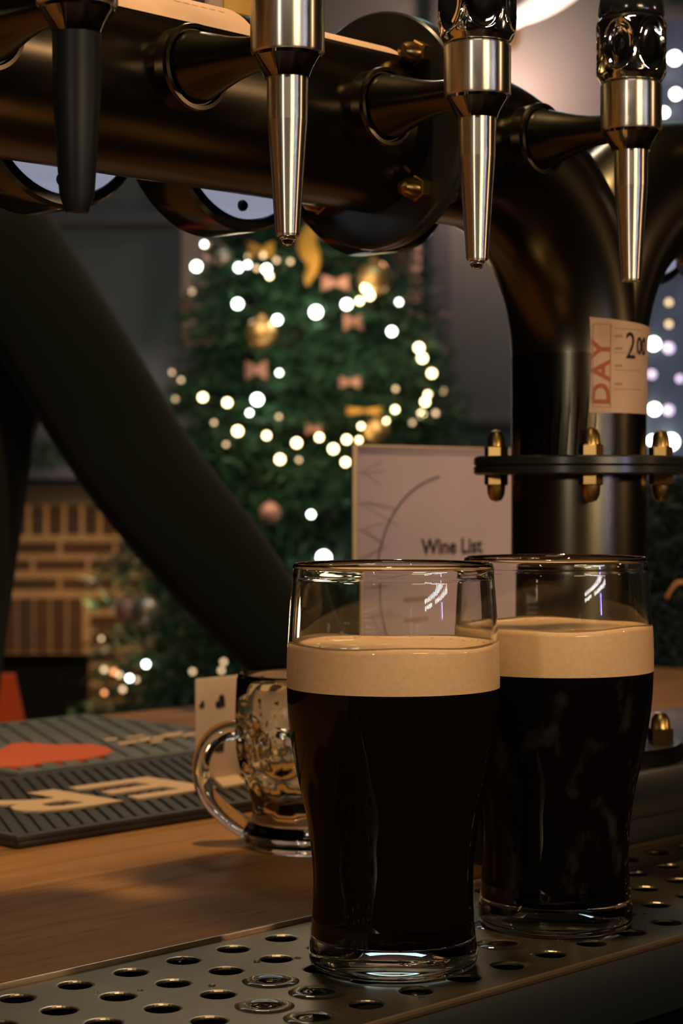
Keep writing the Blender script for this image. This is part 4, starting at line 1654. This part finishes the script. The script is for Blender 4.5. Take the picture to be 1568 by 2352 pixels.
# garland lying on the mantel
gl = thing('fir_garland', (px(120, 0, YFP).x, YFP + 0.10, zl(1112)), 0, 'dark fir garland lying on the mantel', 'garland')
rng = np.random.default_rng(9)
br = []
for i in range(70):
    x = rng.uniform(-0.5, 0.42)
    br.append(((x, rng.uniform(-0.05, 0.05), 0.05), (x + rng.normal(0, 0.08), rng.normal(0, 0.06) - 0.02, 0.08 + abs(rng.normal(0.05, 0.05)))))
ob('foliage', foliage_mesh(br, ('needle', 'needle_light'), 0.05, rng, per=8, twigs=6), None, gl, kind='stuff')
ob('stem', MB().tube([(-0.52, 0, 0.012), (0.45, 0, 0.012)], 0.012, 6).mesh(), 'bark', gl)

# lights hanging in the night window
wlp = [(1500, 790, 17, 'w'), (1502, 940, 16, 'w'), (1498, 1012, 13, 'w'), (1540, 1015, 22, 'w'), (1496, 860, 12, 'l'), (1535, 942, 14, 'l'), (1535, 800, 15, 'l'), (1535, 745, 9, 'd'),
       (1535, 695, 9, 'd'), (1547, 136, 18, 'w'), (1550, 218, 14, 'w'), (1523, 260, 12, 'w'), (1560, 870, 10, 'l'), (1600, 400, 15, 'w'), (1590, 560, 14, 'w'), (1620, 700, 14, 'w')]
o0 = px(1560, 1000, YB - 0.16)
ws = thing('window_lights', o0, 0, 'string of cool white lights hanging against the night window', 'fairy lights')
pts = []
for x, y, r, k in wlp:
    q = px(x, y, YB - 0.16) - o0
    o = ob('bulb', MB().sphere((0, 0, 0), r / F * YB * 0.72, 10, 8).mesh(smooth=60), {'w': 'bulb_white', 'l': 'bulb_lilac', 'd': 'bulb_dim'}[k], ws)
    o.location = q
    pts.append(q)
pts.sort(key=lambda q: q.z)
ob('cable', MB().tube([q + Vector((0, 0.05, 0)) for q in pts], 0.003, 5).mesh(), 'wire_green', ws)

# dark little fir at the right, beyond the ledge
dp = px(1640, 0, 2.5)
df = thing('small_fir', (dp.x, 2.5, 0), 0, 'small dark fir with copper bead chain beyond the black ledge', 'christmas tree')
rng = np.random.default_rng(21)
br = []
zt_ = px(0, 1100, 2.5).z
for i in range(150):
    f = (i + 0.5) / 150
    z = 0.55 + (zt_ - 0.55) * f
    r = 0.04 + 0.20 * (1 - f) ** 0.8
    a = i * 2.39996
    br.append(((0, 0, z + 0.03), (r * math.cos(a), r * math.sin(a), z)))
ob('foliage', foliage_mesh(br, ('needle_dark', 'needle_dark'), 0.03, rng, per=11, twigs=8, width=0.0025), None, df, kind='stuff')
ob('trunk', MB().tube([(0, 0, 0.2), (0, 0, zt_ - 0.02)], [0.025, 0.006], 8).mesh(), 'bark', df)
ob('pot', MB().lathe([(1e-6, 0), (0.11, 0), (0.14, 0.24), (0.15, 0.26), (0.13, 0.26), (0.12, 0.22), (1e-6, 0.22)], 24).mesh(), 'trim_blue', df)
for k in range(16):
    x, y = 1532 + k * 3.2, 1372 - 34 * math.sin(min(k / 9.0, 1) * PI / 2)
    q = px(x, y, 2.33) - Vector((dp.x, 2.5, 0))
    o = ob('bead', MB().sphere((0, 0, 0), 0.0026, 10, 8).mesh(smooth=60), 'bead_copper', df)
    o.location = q

# two short rows of small lights on the back bar, mirrored in the glasses
bl = thing('back_bar_lights', (0.9, -0.1, 1.23), 0, 'two short rows of tiny white lights behind the serving side', 'fairy lights')
bulb_small = MB().sphere((0, 0, 0), 0.010, 8, 6).mesh(smooth=60)
bulb_small.materials.append(MATS['bulb_bright'])
pts = []
for row in range(2):
    for k in range(16):
        a = math.radians(34 + 26 * k / 15)
        q = Vector((0.02 + 1.35 * math.sin(a), 0.82 - 1.35 * math.cos(a), 1.30 + 0.03 * row + 0.045 * k / 15)) - Vector((0.9, -0.1, 1.23))
        if row == 0 and k in (5, 6):
            continue
        o = ob('bulb', bulb_small, None, bl)
        o.location = q
        pts.append(q)
ob('cable', MB().tube([p - Vector((0, 0, 0.008)) for p in pts[:14]] + [p - Vector((0, 0, 0.008)) for p in pts[14:][::-1]], 0.0015, 5).mesh(), 'wire_green', bl)
sh_ = tag(ob('back_bar_shelf', MB().bbox((0.35, -0.62, 1.19), (1.62, 0.30, 1.23), 0.004).mesh(), 'ledge_black'), 'dark back bar shelf under the tiny lights', 'shelf')
